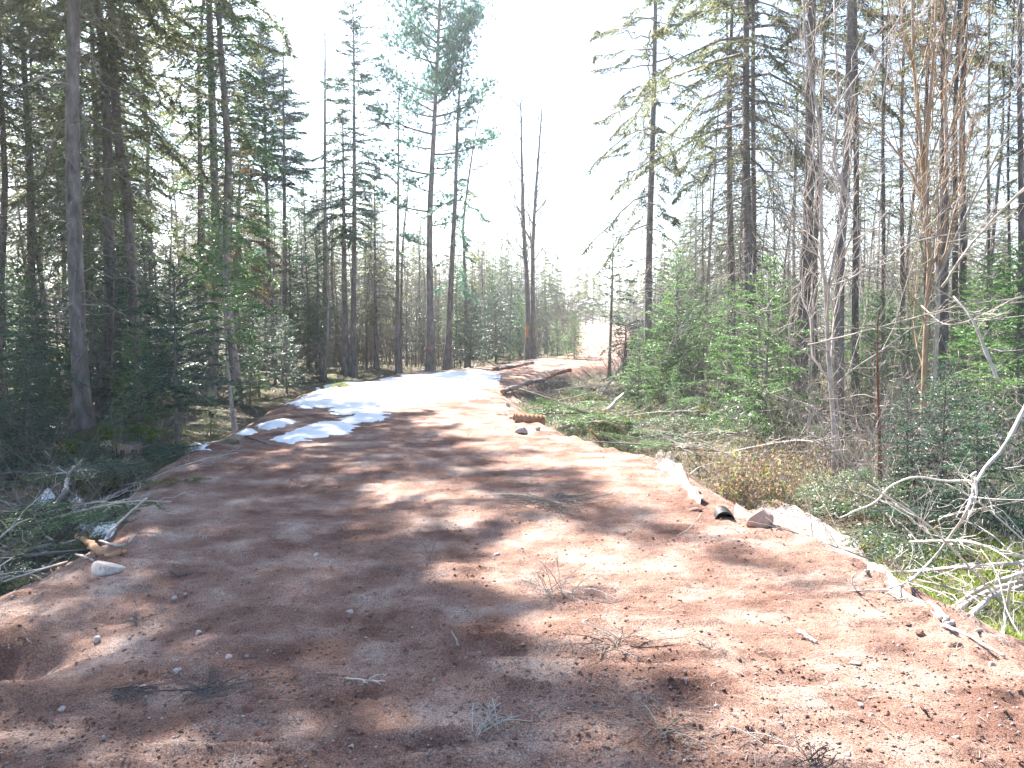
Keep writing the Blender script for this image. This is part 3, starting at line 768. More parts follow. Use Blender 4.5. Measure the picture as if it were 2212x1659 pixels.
# pale smooth sapling, tan many stemmed tree, snapped reddish sapling
SAP = dict(BARE, n=[2.6, 4.2, 5.0], len=[1.5, .6, .3], lift=.45, angle=.7, r=[.017, .007, .0045], rmin=.0026)
SAP['from'] = [.12, .12, .1]
o = place_bare('pale_sapling', 'pale smooth bare sapling rising straight before the stout dark trunk', 'tree', [(1803, 1046), (1802, 920), (1792, 786), (1784, 620), (1775, 550), (1772, 333), (1764, 233), (1740, 100), (1737, 0)],
               9.3, 11, 6.8, None, opt=SAP, bark='bark_pale', twig='pale_twig')
def extra_stem(root, pts, w0, w1, bark, opt=SAP, twig='pale_twig', name='stem', n=14):
    """a further stem given by (px, py, depth) photograph points"""
    W = np.array([at_depth(*p) for p in pts]) - np.array(root.location)
    P = bez(W, n); D = np.mean([p[2] for p in pts])
    t = MB(); r = np.linspace(wpx(w0, D), wpx(w1, D), n); t.tube(P, r, 8)
    st = link(name, t.mesh(name, bark, True), root)
    c = MB(); q = dict(opt); q['from'] = [.25, .15, .1]
    grow(c, P, r, 0, q); nv = len(c.v[0]); c.v = c.v[1:]; c.n -= nv; c.t = []; c.q = [a - nv for a in c.q[1:]]
    if c.v: link('twigwork', c.mesh('twigwork', twig), st)['kind'] = 'stuff'
    return st
extra_stem(o, [(1786, 640, 9.3), (1800, 560, 9.35), (1822, 470, 9.4), (1834, 425, 9.5), (1812, 380, 9.5), (1800, 330, 9.6), (1812, 240, 9.6), (1806, 120, 9.7), (1802, 0, 9.7)], 7, 4, 'bark_pale')
extra_stem(o, [(1776, 310, 9.3), (1808, 230, 9.2), (1870, 140, 9.1), (1930, 60, 9.0), (1960, 0, 9.0)], 5, 2.5, 'bark_pale')
extra_stem(o, [(1790, 760, 9.3), (1750, 740, 9.1), (1690, 700, 8.9), (1640, 660, 8.8)], 4, 2, 'bark_pale')
extra_stem(o, [(1797, 840, 9.3), (1840, 800, 9.2), (1900, 760, 9.0), (1975, 705, 8.9)], 4, 2, 'bark_pale')
extra_stem(o, [(1783, 620, 9.3), (1840, 600, 9.1), (1900, 560, 9.0), (1985, 520, 8.9), (2090, 500, 8.8)], 4.5, 2, 'bark_pale')
o = place_bare('bare_sapling', 'slender bare sapling with a kinked stub, left of the stout dark trunk', 'tree', [(1750, 870), (1757, 655), (1775, 600), (1795, 545), (1815, 500), (1832, 440)], 11.5, 8, 4.4, None, opt=SAP, bark='bark_pale', twig='pale_twig')
o = place_bare('tan_tree', 'tan barked bare tree whose stems fan out into many upright branches', 'tree', [(1995, 1000), (1997, 850), (2005, 640), (2008, 550), (1996, 433), (1988, 300), (1975, 167), (1972, 0)],
               10.6, 14, 7.6, None, opt=dict(SAP, n=[2.4, 3.4, 4.5], angle=.5), bark='bark_tan', twig='bark_tan')
extra_stem(o, [(2012, 985, 10.5), (2020, 800, 10.5), (2028, 640, 10.5), (2022, 560, 10.6), (2030, 450, 10.6), (2045, 330, 10.7), (2040, 200, 10.7), (2060, 60, 10.8), (2066, -60, 10.8)], 9, 5, 'bark_pale', dict(SAP, angle=.5), 'bark_tan')
extra_stem(o, [(1988, 300, 10.6), (1975, 150, 10.5), (1958, 80, 10.4), (1948, 60, 10.4), (1940, -40, 10.3)], 7, 4, 'bark_tan', dict(SAP, angle=.5), 'bark_tan')
extra_stem(o, [(1996, 420, 10.6), (2004, 300, 10.5), (2012, 180, 10.4), (2020, 60, 10.3), (2024, -60, 10.3)], 8, 4, 'bark_tan', dict(SAP, angle=.5), 'bark_tan')
extra_stem(o, [(2000, 450, 10.6), (1972, 380, 10.6), (1930, 320, 10.6), (1890, 280, 10.5), (1850, 250, 10.4)], 5, 2.5, 'bark_tan', dict(SAP, angle=.6), 'bark_tan')
extra_stem(o, [(2020, 620, 10.5), (2070, 500, 10.3), (2130, 380, 10.1), (2200, 250, 9.9), (2260, 170, 9.8)], 6, 4, 'bark_pale', dict(SAP, angle=.6), 'pale_twig')
extra_stem(o, [(2040, 330, 10.7), (2070, 220, 10.5), (2100, 130, 10.4), (2150, 20, 10.3)], 5, 2.5, 'bark_tan', dict(SAP, angle=.5), 'bark_tan')
SNAP = dict(SAP, n=[5, 3, 3], len=[.55, .3, .2], lift=-.1, angle=1.1); SNAP['from'] = [.3, .1, .1]
place_bare('snapped_sapling', 'thin reddish sapling snapped off at head height, right of the pale sapling', 'tree', [(1901, 1110), (1900, 900), (1897, 800), (1898, 690)], 8.3, 11, 2.0, None, opt=SNAP, bark='bark_red', twig='dead_twig')
place_bare('grey_pole', 'short grey pole standing in the orange leaved brush', 'tree', [(1782, 1000), (1780, 900), (1778, 860)], 10.2, 6, 1.2, None, opt=SNAP, bark='bark', twig='dead_twig')
for px, by, tx, ty, lab in [(2135, 1010, 2150, 700, 'thin pole leaning right between the young firs at the far right'), (2075, 960, 2085, 760, 'short straight pole right of the tan tree'),
                            (2160, 1080, 2168, 900, 'stub of a pole behind the crossed bleached sticks')]:
    Y = 1.95 * 1728 / (by - 690)
    place_bare('grey_pole', lab, 'tree', [(px, by), ((px + tx) / 2, (by + ty) / 2), (tx, ty)], Y, 7, (by - ty) / 1728 * Y + .2, None, opt=SNAP, bark='bark', twig='dead_twig')
# left road edge saplings
LS = dict(BARE, n=[9, 3, 2], len=[.55, .25, .15], lift=.05, angle=1.35, r=[.007, .004, .003], rmin=.002); LS['from'] = [.1, .1, .1]
loc, P = photo_path([(510, 940), (502, 890), (492, 800), (486, 700), (482, 620), (480, 470)], 12.6, 3.25)
def young_fir_meshes(P, r0, H, Lb, c0=.12, e=.8, nb=60, leaves='needles_green', **kw):
    return conifer_meshes(P, r0, H, c0 * H, Lb, e=e, nb=nb, dens=kw.pop('dens', 20), slen=kw.pop('slen', .42), rise=kw.pop('rise', .28), droop=kw.pop('droop', .38),
                          shape=kw.pop('shape', .8), leaves=leaves, k=7, bare=kw.pop('bare', .08), **kw)
o = assemble('fir_sapling', young_fir_meshes(P, .032, 3.25, .95, .42, e=1.0, nb=60, leaves='needles_sunlit', shape=.55, gaps=.1, droop=.2, dead=(40, .3, 1.7, .7), bark='bark_pale'), loc)
tag(o, 'thin pale stemmed fir sapling leaning at the left road edge, bare below', 'tree')
o = assemble('fir_sapling', young_fir_meshes(*(lambda q: (q[1], .03, 2.7))(photo_path([(384, 990), (378, 800), (376, 626), (374, 520)], 11.0, 2.7)), 1.0, .25, e=.8, nb=60, leaves='needles_dark', dead=(30, .2, 1.2, .6)),
             photo_path([(384, 990), (378, 800), (376, 626), (374, 520)], 11.0, 2.7)[0])
tag(o, 'dark layered fir sapling with a thin straight stem, left of the leaning sapling', 'tree')

# ------------------------------------------------------------------ archetypes for the rest of the wood
ARCH = {}
def arch(key, fn): ARCH[key] = fn
def spare(key, name, meshes): ARCH[key] = (name, meshes)
for i in range(4):
    H = 15
    spare(('tall', i), 'spruce_tree', conifer_meshes(wobbly(H, 14, .12, (R.uniform(-.01, .01), 0), i), .115, H, H * (.20 + .06 * i), 1.75 + .25 * (i % 2), e=1.6, nb=170, shape=.5, gaps=.22, droop=.5, dens=10.5, slen=.38,
          leaves=['needles_green', 'needles_olive', 'needles_dark', 'needles_olive'][i], dead=(60, 1.0, 9, 2.0), k=7))
for i in range(3):
    H = 15
    spare(('sparse', i), 'spruce_tree', conifer_meshes(wobbly(H, 14, .12, (R.uniform(-.012, .012), 0), 10 + i), .095, H, H * .38, 1.7, e=1.6, nb=110, shape=.5, gaps=.3, dens=10, slen=.34,
          leaves='needles_olive', dead=(90, 1.2, 11, 1.7), k=7, bark='bark_dark'))
for i in range(3):
    H = 10
    spare(('dead', i), 'dead_spruce', conifer_meshes(wobbly(H, 12, .15, (R.uniform(-.03, .03), 0), 20 + i), .07, H, H * .98, .15, e=2, nb=3, dead=(100, .8, 9.6, 1.1), k=6))
for i in range(3):
    H = 9
    spare(('fir', i), 'fir_tree', conifer_meshes(wobbly(H, 12, .08, (0, 0), 30 + i), .075, H, H * (.15 + .1 * i), 1.35, e=1.6, nb=140, shape=.75, gaps=.12, dens=11, slen=.38, droop=.35, rise=.15,
          leaves=['needles_dark', 'needles_green', 'needles_olive'][i], dead=(20, .5, 3, 1), k=6))
for i in range(4):
    H = 3.0
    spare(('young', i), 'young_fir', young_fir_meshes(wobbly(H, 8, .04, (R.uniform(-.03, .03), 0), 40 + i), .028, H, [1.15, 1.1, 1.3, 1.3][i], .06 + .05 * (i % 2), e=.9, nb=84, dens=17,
          leaves=['needles_sunlit', 'needles_dark', 'needles_sunlit', 'needles_dark'][i], droop=.3 + .08 * i))
for i in range(3):
    H = 8
    spare(('bare', i), 'bare_tree', bare_tree_meshes(wobbly(H, 12, .25, (R.uniform(-.04, .04), 0), 50 + i), .045, H, dict(BARE, n=[2.0, 2.6, 3.0], angle=.6, lift=.4), 'bark_pale' if i == 1 else 'bark', 'dead_twig'))
N_USED = {}
def put(key, x, y, s=1.0, rz=None, sz=1.0, label='', cat='tree', group=None, tilt=0, dz=0):
    name, me = ARCH[key]
    if key not in N_USED:
        N_USED[key] = assemble(name, me, (0, 0, 0))
        o = N_USED[key]
    else:
        o = copy_tree(N_USED[key])
    o.location = (x, y, gz(x, y) + dz)
    o.scale = (s, s, s * sz)
    o.rotation_euler = (R.uniform(-tilt, tilt), R.uniform(-tilt, tilt), R.uniform(0, 6.28) if rz is None else rz)
    for k in ('label', 'category', 'group'):
        if k in o: del o[k]
    tag(o, label, cat, group)
    return o

# young firs and undergrowth by the road, each named for where it stands
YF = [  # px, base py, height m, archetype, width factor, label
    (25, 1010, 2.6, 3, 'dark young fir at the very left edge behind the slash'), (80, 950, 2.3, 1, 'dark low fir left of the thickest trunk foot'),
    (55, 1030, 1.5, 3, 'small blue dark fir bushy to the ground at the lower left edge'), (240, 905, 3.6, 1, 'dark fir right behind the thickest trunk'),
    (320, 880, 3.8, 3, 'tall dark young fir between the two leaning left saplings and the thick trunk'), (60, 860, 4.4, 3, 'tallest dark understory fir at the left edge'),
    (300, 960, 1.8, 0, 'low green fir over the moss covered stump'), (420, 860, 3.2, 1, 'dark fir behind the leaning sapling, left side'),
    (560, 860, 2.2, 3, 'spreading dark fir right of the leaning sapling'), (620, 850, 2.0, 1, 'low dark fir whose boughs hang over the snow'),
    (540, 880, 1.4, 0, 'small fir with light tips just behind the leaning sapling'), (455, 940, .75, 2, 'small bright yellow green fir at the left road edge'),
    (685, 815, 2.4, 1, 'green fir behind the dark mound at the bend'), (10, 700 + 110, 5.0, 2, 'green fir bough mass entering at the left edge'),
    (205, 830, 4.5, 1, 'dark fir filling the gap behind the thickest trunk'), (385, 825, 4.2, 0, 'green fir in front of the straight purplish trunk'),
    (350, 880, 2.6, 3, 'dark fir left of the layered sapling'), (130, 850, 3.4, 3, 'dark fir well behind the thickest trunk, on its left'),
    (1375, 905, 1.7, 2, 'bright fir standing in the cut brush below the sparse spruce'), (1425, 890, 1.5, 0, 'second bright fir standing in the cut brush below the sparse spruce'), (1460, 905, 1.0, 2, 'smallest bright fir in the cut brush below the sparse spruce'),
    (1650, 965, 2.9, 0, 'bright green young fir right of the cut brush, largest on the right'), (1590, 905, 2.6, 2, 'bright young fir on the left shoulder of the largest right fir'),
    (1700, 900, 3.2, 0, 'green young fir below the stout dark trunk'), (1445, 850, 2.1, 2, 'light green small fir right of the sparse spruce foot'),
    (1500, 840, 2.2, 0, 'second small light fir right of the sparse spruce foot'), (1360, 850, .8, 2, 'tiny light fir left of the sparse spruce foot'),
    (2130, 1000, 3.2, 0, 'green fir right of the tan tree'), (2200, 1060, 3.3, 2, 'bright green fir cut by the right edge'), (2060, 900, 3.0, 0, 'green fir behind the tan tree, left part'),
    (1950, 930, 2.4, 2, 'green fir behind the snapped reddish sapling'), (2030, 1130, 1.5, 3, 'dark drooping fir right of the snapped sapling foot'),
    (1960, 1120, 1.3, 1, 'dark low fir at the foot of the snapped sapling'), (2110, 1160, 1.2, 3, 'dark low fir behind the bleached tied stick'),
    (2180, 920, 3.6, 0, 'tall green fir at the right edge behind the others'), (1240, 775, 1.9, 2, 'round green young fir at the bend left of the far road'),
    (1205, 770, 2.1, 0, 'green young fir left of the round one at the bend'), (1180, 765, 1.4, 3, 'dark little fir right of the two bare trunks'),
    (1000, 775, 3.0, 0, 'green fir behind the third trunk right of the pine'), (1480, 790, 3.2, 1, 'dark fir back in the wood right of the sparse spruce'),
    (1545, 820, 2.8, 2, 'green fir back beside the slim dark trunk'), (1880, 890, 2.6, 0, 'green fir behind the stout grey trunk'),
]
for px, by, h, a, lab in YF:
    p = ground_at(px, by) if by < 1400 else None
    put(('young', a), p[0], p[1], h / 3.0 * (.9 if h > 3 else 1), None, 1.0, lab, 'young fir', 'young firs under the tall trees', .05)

def skyline(px):
    return np.interp(px, [-400, 430, 480, 520, 600, 650, 720, 800, 830, 900, 960, 1040, 1100, 1200, 1250, 1290, 1380, 1450, 1500, 1560, 2800],
                     [-900, -900, 210, 350, 370, 360, 340, 360, 410, 430, 460, 490, 500, 540, 565, 585, 555, 470, 300, -900, -900])
placed = []
def far_enough(x, y, d):
    for a, b in placed:
        if (a - x) ** 2 + (b - y) ** 2 < d * d: return False
    return True
LABS = {('tall', 'L'): ('tall green crowned spruce crowded into the dense wood left of the road', 'spruces deep in the left wood'),
        ('fir', 'L'): ('mid sized fir with low boughs in the wood left of the road', 'mid sized firs in the left wood'),
        ('dead', 'L'): ('bare dead spruce pole with fine twigs in the wood left of the road', 'dead poles in the left wood'),
        ('sparse', 'L'): ('thin crowned spruce with a bare lower trunk in the wood left of the road', 'thin crowned spruces in the left wood'),
        ('bare', 'L'): ('leafless young broadleaf tree standing in the wood left of the road', 'leafless trees in the left wood'),
        ('young', 'L'): ('young fir half hidden in the shade of the wood left of the road', 'young firs deep in the left wood'),
        ('tall', 'R'): ('green crowned spruce standing back in the wood right of the road', 'spruces deep in the right wood'),
        ('fir', 'R'): ('mid sized fir with low boughs in the wood right of the road', 'mid sized firs in the right wood'),
        ('dead', 'R'): ('bare dead spruce pole with fine twigs in the wood right of the road', 'dead poles in the right wood'),
        ('sparse', 'R'): ('thin crowned dark trunked spruce standing back in the wood right of the road', 'thin crowned spruces in the right wood'),
        ('bare', 'R'): ('leafless young broadleaf tree standing in the wood right of the road', 'leafless trees in the right wood'),
        ('young', 'R'): ('young fir standing back among the trunks right of the road', 'young firs deep in the right wood')}
HH = {'tall': 15, 'sparse': 15, 'dead': 10, 'fir': 9, 'bare': 8, 'young': 3.4}
def scatter(n, xr, yr, kinds, dmin, tries=40):
    made = 0
    for _ in range(n * tries):
        if made >= n: break
        y = yr[0] + (yr[1] - yr[0]) * R.random() ** .8; x = R.uniform(*xr) if not callable(xr) else xr(y)
        d = float(road_d(x, y))
        kind = R.choice(kinds)
        if d > -(1.3 if kind == 'young' else 2.6 if y < 45 else 1.2): continue
        if not far_enough(x, y, dmin): continue
        px = px_of(x, y)
        sd = 'L' if x < float(np.interp(y, YL, XL)) + 1 else 'R'
        zmax = (690 - float(skyline(px))) / 1728 * y + 1.6
        h = HH[kind] * R.uniform(.75, 1.15)
        if sd == 'R' and px > 1450 and y < 24 and kind in ('tall', 'fir') and R.random() < .6: continue
        if 1255 < px < 1400 and y < 95 and (kind not in ('young', 'bare') or y < 36): continue
        if zmax < h:
            h = zmax * R.uniform(.75, 1.0)
            if h < .45 * HH[kind]:
                kind = R.choice(['fir', 'bare', 'dead']) if h > 3 else 'young'
                if h / HH[kind] < .3: continue
        s = h / HH[kind]
        na = sum(1 for k in ARCH if k[0] == kind)
        lab, grp = LABS[(kind, sd)]
        put((kind, R.randrange(na)), x, y, s if kind not in ('tall', 'sparse') else (s + 1) / 2 * .98, None, 1.0 if kind not in ('tall', 'sparse') else s / ((s + 1) / 2), lab, 'tree' if kind != 'young' else 'young fir', grp, .03)
        placed.append((x, y)); made += 1
for (x, y) in [(o.location[0], o.location[1]) for o in list(scene.objects) if o.parent is None and o.get('category') == 'tree']:
    placed.append((x, y))
lx = lambda y: R.uniform(-.80 * y - 5, float(np.interp(y, YL, XL)) - 2)
rx = lambda y: R.uniform(float(np.interp(y, YR, XR)) + 2, .80 * y + 5)
scatter(32, lx, (14, 28), ['tall', 'sparse', 'sparse', 'dead'], 1.25)
mx = lambda y: (R.uniform(480, 1180) - CX) / F_PX * y
scatter(46, mx, (27, 58), ['dead', 'bare', 'sparse', 'fir', 'dead', 'tall'], .9)
scatter(30, mx, (55, 90), ['tall', 'bare', 'fir', 'dead'], 1.2)
scatter(85, lx, (24, 48), ['tall', 'tall', 'fir', 'dead', 'sparse', 'bare'], 1.3)
scatter(60, lx, (45, 95), ['tall', 'fir', 'fir', 'dead', 'bare'], 1.5)
scatter(62, lx, (13, 45), ['young'], .8)
scatter(24, rx, (15, 28), ['sparse', 'dead', 'bare', 'sparse'], 1.2)
scatter(60, rx, (24, 50), ['sparse', 'dead', 'bare', 'fir', 'sparse'], 1.3)
scatter(60, rx, (48, 95), ['tall', 'fir', 'dead', 'bare', 'fir'], 1.6)
scatter(44, rx, (14, 45), ['young'], .9)
# trees beside and ahead, out of the frame to the left, that shade the near road
for x, y, k in [(-9.5, 9.5, 0), (-12.5, 12, 2), (-7.8, 15.2, 1), (-10.8, 16.5, 3), (-6.3, 18.3, 0), (-13.5, 8.5, 1)]:
    put(('tall', k), x, y, 1.0, None, 1.0, LABS[('tall', 'L')][0], 'tree', LABS[('tall', 'L')][1], .02)

# thin scattering volume, added to imitate veiling lens glare
def glare_haze():
    mb = MB(); x0, x1, y0, y1, z0, z1 = -260, 260, -40, 700, -2.4, 27
    v = [(x, y, z) for z in (z0, z1) for y in (y0, y1) for x in (x0, x1)]
    mb.add(v, None, [(0, 2, 3, 1), (4, 5, 7, 6), (0, 1, 5, 4), (2, 6, 7, 3), (0, 4, 6, 2), (1, 3, 7, 5)])
    m = bpy.data.materials.new('glare_haze'); m.use_nodes = True; N, L = m.node_tree.nodes, m.node_tree.links
    N.remove(N['Principled BSDF']); p = N.new('ShaderNodeVolumePrincipled')
    p.inputs['Color'].default_value = (.90, .95, 1, 1); p.inputs['Density'].default_value = GLARE_DENSITY; p.inputs['Anisotropy'].default_value = .55
    L.new(p.outputs['Volume'], N['Material Output'].inputs['Volume'])
    o = link('glare_haze', mb.mesh('glare_haze', m)); o['kind'] = 'stuff'
GLARE_DENSITY = .0012
glare_haze()

# far edge of the wood, too dense to tell one tree from the next
def far_wood():
    fol, st = MB(), MB()
    n = 1900
    y = 85 + 110 * rng.random(n); x = (rng.random(n) - .5) * 1.9 * y
    d = road_d(x, y); keep = (d < -2) | (y > 112); x, y = x[keep], y[keep]
    H = np.minimum(5 + 7 * rng.random(len(x)), (690 - skyline(CX + x / y * F_PX)) / 1728 * y + 1.2)
    for a, b, h in zip(x, y, H):
        if h < 2: continue
        g = gz(a, b); st.spikes([[a, b, g - .2]], [[0, 0, h * 1.02]], .22)
        m = int(26 + 3 * h) if rng.random() < .7 else 6
        z = h * (.12 + .88 * rng.random(m)); rr = (h - z) * .22 + .15; az = rng.random(m) * 6.283
        D = np.stack([np.cos(az) * rr, np.sin(az) * rr, -.25 * rr], -1) * 1.2
        fol.spikes(np.stack([a + 0 * z, b + 0 * z, g + z], -1), D, .35)
    t = link('far_treeline', fol.mesh('far_treeline', 'needles_olive')); t['kind'] = 'stuff'
    t = link('far_trunk_mass', st.mesh('far_trunk_mass', 'bark')); t['kind'] = 'stuff'
far_wood()

# ------------------------------------------------------------------ brush thickets (nobody could count the stems)
def brush(name, n, pick, h, mat_, spread=.35, twigs=9, w=.012, lw=.006):
    mb = MB()
    xy = np.array([pick() for _ in range(n)]); z = hgt(xy[:, 0], xy[:, 1])
    hh = h[0] + (h[1] - h[0]) * rng.random(n)
    lean = rng.normal(size=(n, 2)) * spread
    B = np.stack([xy[:, 0], xy[:, 1], z - .05], -1)
    D = np.stack([lean[:, 0] * hh, lean[:, 1] * hh, hh], -1)
    side = rng.normal(size=(n, 3)) * [1, 1, .1]
    mb.spikes(B, D, w, side); mb.spikes(B, D, w, np.cross(side, [0, 0, 1]))
    t = .2 + .75 * rng.random((n, twigs, 1))
    C = B[:, None] + D[:, None] * t
    E = D[:, None] / np.linalg.norm(D, axis=1)[:, None, None] * .6 + rng.normal(size=(n, twigs, 3)) * .55
    E *= (.12 + .3 * rng.random((n, twigs, 1))) * hh[:, None, None] * (1.1 - t) * .9
    mb.spikes(C.reshape(-1, 3), E.reshape(-1, 3), lw)
    o = link(name, mb.mesh(name, mat_)); o['kind'] = 'stuff'
    return o
def strip(pts, jx=0.0):
    """picker of ground points inside photograph boxes (x0, x1, y0, y1)"""
    def f():
        for _ in range(50):
            a = R.choice(pts); px, py = R.uniform(a[0], a[1]), R.uniform(a[2], a[3])
            q = on_plane(px, py, -.35)
            if float(road_d(*q)) < -.5: return q
        return q
    return f
brush('left_brush', 2600, strip([(620, 1260, 748, 790), (620, 1000, 760, 800), (1000, 1250, 742, 765), (600, 1250, 735, 765)]), (.8, 4.8), 'brush_twig', .16, 13, .018, .011)
brush('far_bend_brush', 900, strip([(1298, 1500, 726, 765), (1310, 1450, 715, 740)]), (.6, 2.8), 'brush_twig', .22, 10, .03, .016)
brush('right_brush', 1300, strip([(1400, 2212, 760, 900), (1340, 1500, 770, 900), (1650, 2212, 800, 1000)]), (.6, 2.6), 'brush_twig', .3, 10, .013, .007)
brush('bleached_brush', 360, strip([(1180, 1500, 860, 950), (1400, 1800, 900, 1040), (1750, 2212, 950, 1250)]), (.3, 1.3), 'pale_twig', .55, 9, .008, .005)
brush('shade_brush', 220, strip([(0, 450, 850, 1000), (0, 330, 980, 1200)]), (.3, 1.3), 'dead_twig', .6, 9, .008, .005)

# leafy brush on the right with orange and straw leaves
def leafy():
    mb, st = MB(), MB()
    pk = strip([(1490, 1800, 985, 1110), (1620, 1820, 950, 1010), (1280, 1420, 900, 960), (1560, 1700, 1060, 1110)])
    n = 900; xy = np.array([pk() for _ in range(n)]); z = hgt(xy[:, 0], xy[:, 1])
    B = np.stack([xy[:, 0], xy[:, 1], z - .03], -1); hh = .2 + .3 * rng.random(n)
    D = np.stack([rng.normal(size=n) * .3 * hh, rng.normal(size=n) * .3 * hh, hh], -1)
    st.spikes(B, D, .007)
    m = 16; t = .25 + .75 * rng.random((n, m, 1)); C = B[:, None] + D[:, None] * t + rng.normal(size=(n, m, 3)) * .035
    E = rng.normal(size=(n, m, 3)); E /= np.linalg.norm(E, axis=2)[..., None]; E *= .03 + .025 * rng.random((n, m, 1))
    C, E = C.reshape(-1, 3), E.reshape(-1, 3)
    pick = rng.random(len(C))
    mb.leaves(C[pick < .36], E[pick < .36], .018)
    o = link('orange_leaved_brush', mb.mesh('orange_leaved_brush', 'dead_leaf')); o['kind'] = 'stuff'
    g = MB(); s = (pick > .5) & (pick < .64); g.leaves(C[s], E[s] * 1.1, .014); o = link('green_leaved_brush', g.mesh('green_leaved_brush', 'moss_blade')); o['kind'] = 'stuff'
    s = pick > .64; st.spikes(C[s], E[s] * 2.8, .0045); o = link('brush_stemwork', st.mesh('brush_stemwork', 'dead_twig')); o['kind'] = 'stuff'
leafy()
brush('pale_tangle', 620, strip([(1640, 2212, 900, 1040), (1500, 1800, 860, 960), (1800, 2250, 1040, 1150)]), (.4, 2.3), 'pale_twig', .5, 12, .008, .0045)
brush('bend_debris', 420, strip([(1080, 1300, 822, 885), (1060, 1200, 830, 870)]), (.1, .5), 'dead_twig', 1.2, 9, .014, .008)

# moss, straw and litter on the forest floor
def cover(name, n, boxes, mat_, l, w, up=.6, lift=0.0, kind='spikes'):
    mb = MB(); pk = strip(boxes)
    xy = np.array([pk() for _ in range(n)]); xy += rng.normal(size=xy.shape) * .02
    z = hgt(xy[:, 0], xy[:, 1], True)
    m = 5
    B = np.repeat(np.stack([xy[:, 0], xy[:, 1], z - .005 + lift], -1), m, 0) + rng.normal(size=(n * m, 3)) * [.03, .03, .004]
    D = rng.normal(size=(n * m, 3)) * [1, 1, .3] + [0, 0, up]; D /= np.linalg.norm(D, axis=1)[:, None]
    D *= (l * (.5 + rng.random((n * m, 1))))
    getattr(mb, kind)(B, D, w)
    o = link(name, mb.mesh(name, mat_)); o['kind'] = 'stuff'
cover('moss_tufts', 8000, [(1860, 2300, 1180, 1480), (1950, 2300, 1250, 1600)], 'moss_blade', .045, .012, 1.0)
cover('dry_grass', 2600, [(1180, 1500, 880, 960), (1400, 1620, 900, 1000), (1860, 2300, 1180, 1560)], 'straw', .12, .006, .8)
cover('needle_litter', 5200, [(0, 420, 950, 1300), (-100, 250, 1150, 1450), (420, 700, 850, 930)], 'dead_twig', .09, .006, .15)
cover('moss_carpet', 3600, [(200, 420, 920, 980), (100, 330, 1150, 1240), (1240, 1420, 860, 960), (1480, 1700, 870, 960), (690, 760, 800, 830)], 'moss_blade', .035, .011, .9)
cover('leaf_litter', 1500, [(0, 420, 950, 1300), (1400, 2212, 900, 1350)], 'dead_leaf', .04, .02, .3, .01, 'leaves')
def mound(px, py, r, h, label, m='moss', flat=1.0):
    p = ground_at(px, py); n = 22
    u = np.linspace(0, 1, 9)[:, None]; a = np.linspace(0, 2 * math.pi, n, endpoint=False)[None]
    X = r * u * np.cos(a); Y = r * u * np.sin(a) * flat; s = int(px)
    Z = h * (1 - u ** 2.2) * (1 + 0 * a) + .35 * h * fbm(X * 5 / r * .5 + s, Y * 5 / r * .5, 3, s) - .06 * u
    V = np.stack([X, Y, Z], -1).reshape(-1, 3)
    i = np.arange(8)[:, None] * n; j = np.arange(n)[None]; j2 = (j + 1) % n
    Q = np.stack([i + j, i + n + j, i + n + j2, i + j2], -1).reshape(-1, 4)
    mb = MB(); mb.add(V, None, Q)
    o = link('moss_mound' if 'moss' in m else 'earth_mound', mb.mesh('mound', m, True)); o.location = (p[0], p[1], p[2] - .03)
    k = 500; uu = np.sqrt(rng.random(k)); aa = rng.random(k) * 6.283
    B = np.stack([r * uu * np.cos(aa), r * uu * np.sin(aa) * flat, h * (1 - uu ** 2.2)], -1); D = rng.normal(size=(k, 3)) + [0, 0, 1]; D *= .022
    b = MB(); b.spikes(B, D, .010); c = link('moss_fringe', b.mesh('moss_fringe', 'moss_blade'), o); c['kind'] = 'stuff'
    tag(o, label, 'mound')
mound(234, 955, .32, .30, 'yellow green moss mound at the right foot of the thickest trunk')
mound(262, 992, .26, .22, 'moss mound covering the left side of the cut stump')
mound(300, 945, .42, .22, 'broad dim moss hummock behind the cut stump')
mound(160, 968, .2, .14, 'small lit moss tuft at the left foot of the thickest trunk')
mound(1520, 905, .4, .3, 'bright moss hummock behind the cut brush on the right')
mound(1440, 900, .35, .25, 'pale moss hummock left of the largest bright fir')
mound(740, 838, .4, .15, 'dark earthen mound left of the snow at the bend', 'forest_floor')
mound(1215, 868, .55, .16, 'low earthen heap behind the rusty culvert pipe', 'forest_floor')
mound(1290, 862, .45, .2, 'dark earth lump among the debris right of the brown logs', 'forest_floor')
mound(1250, 895, .35, .18, 'mossy hump beside the rusty culvert pipe')

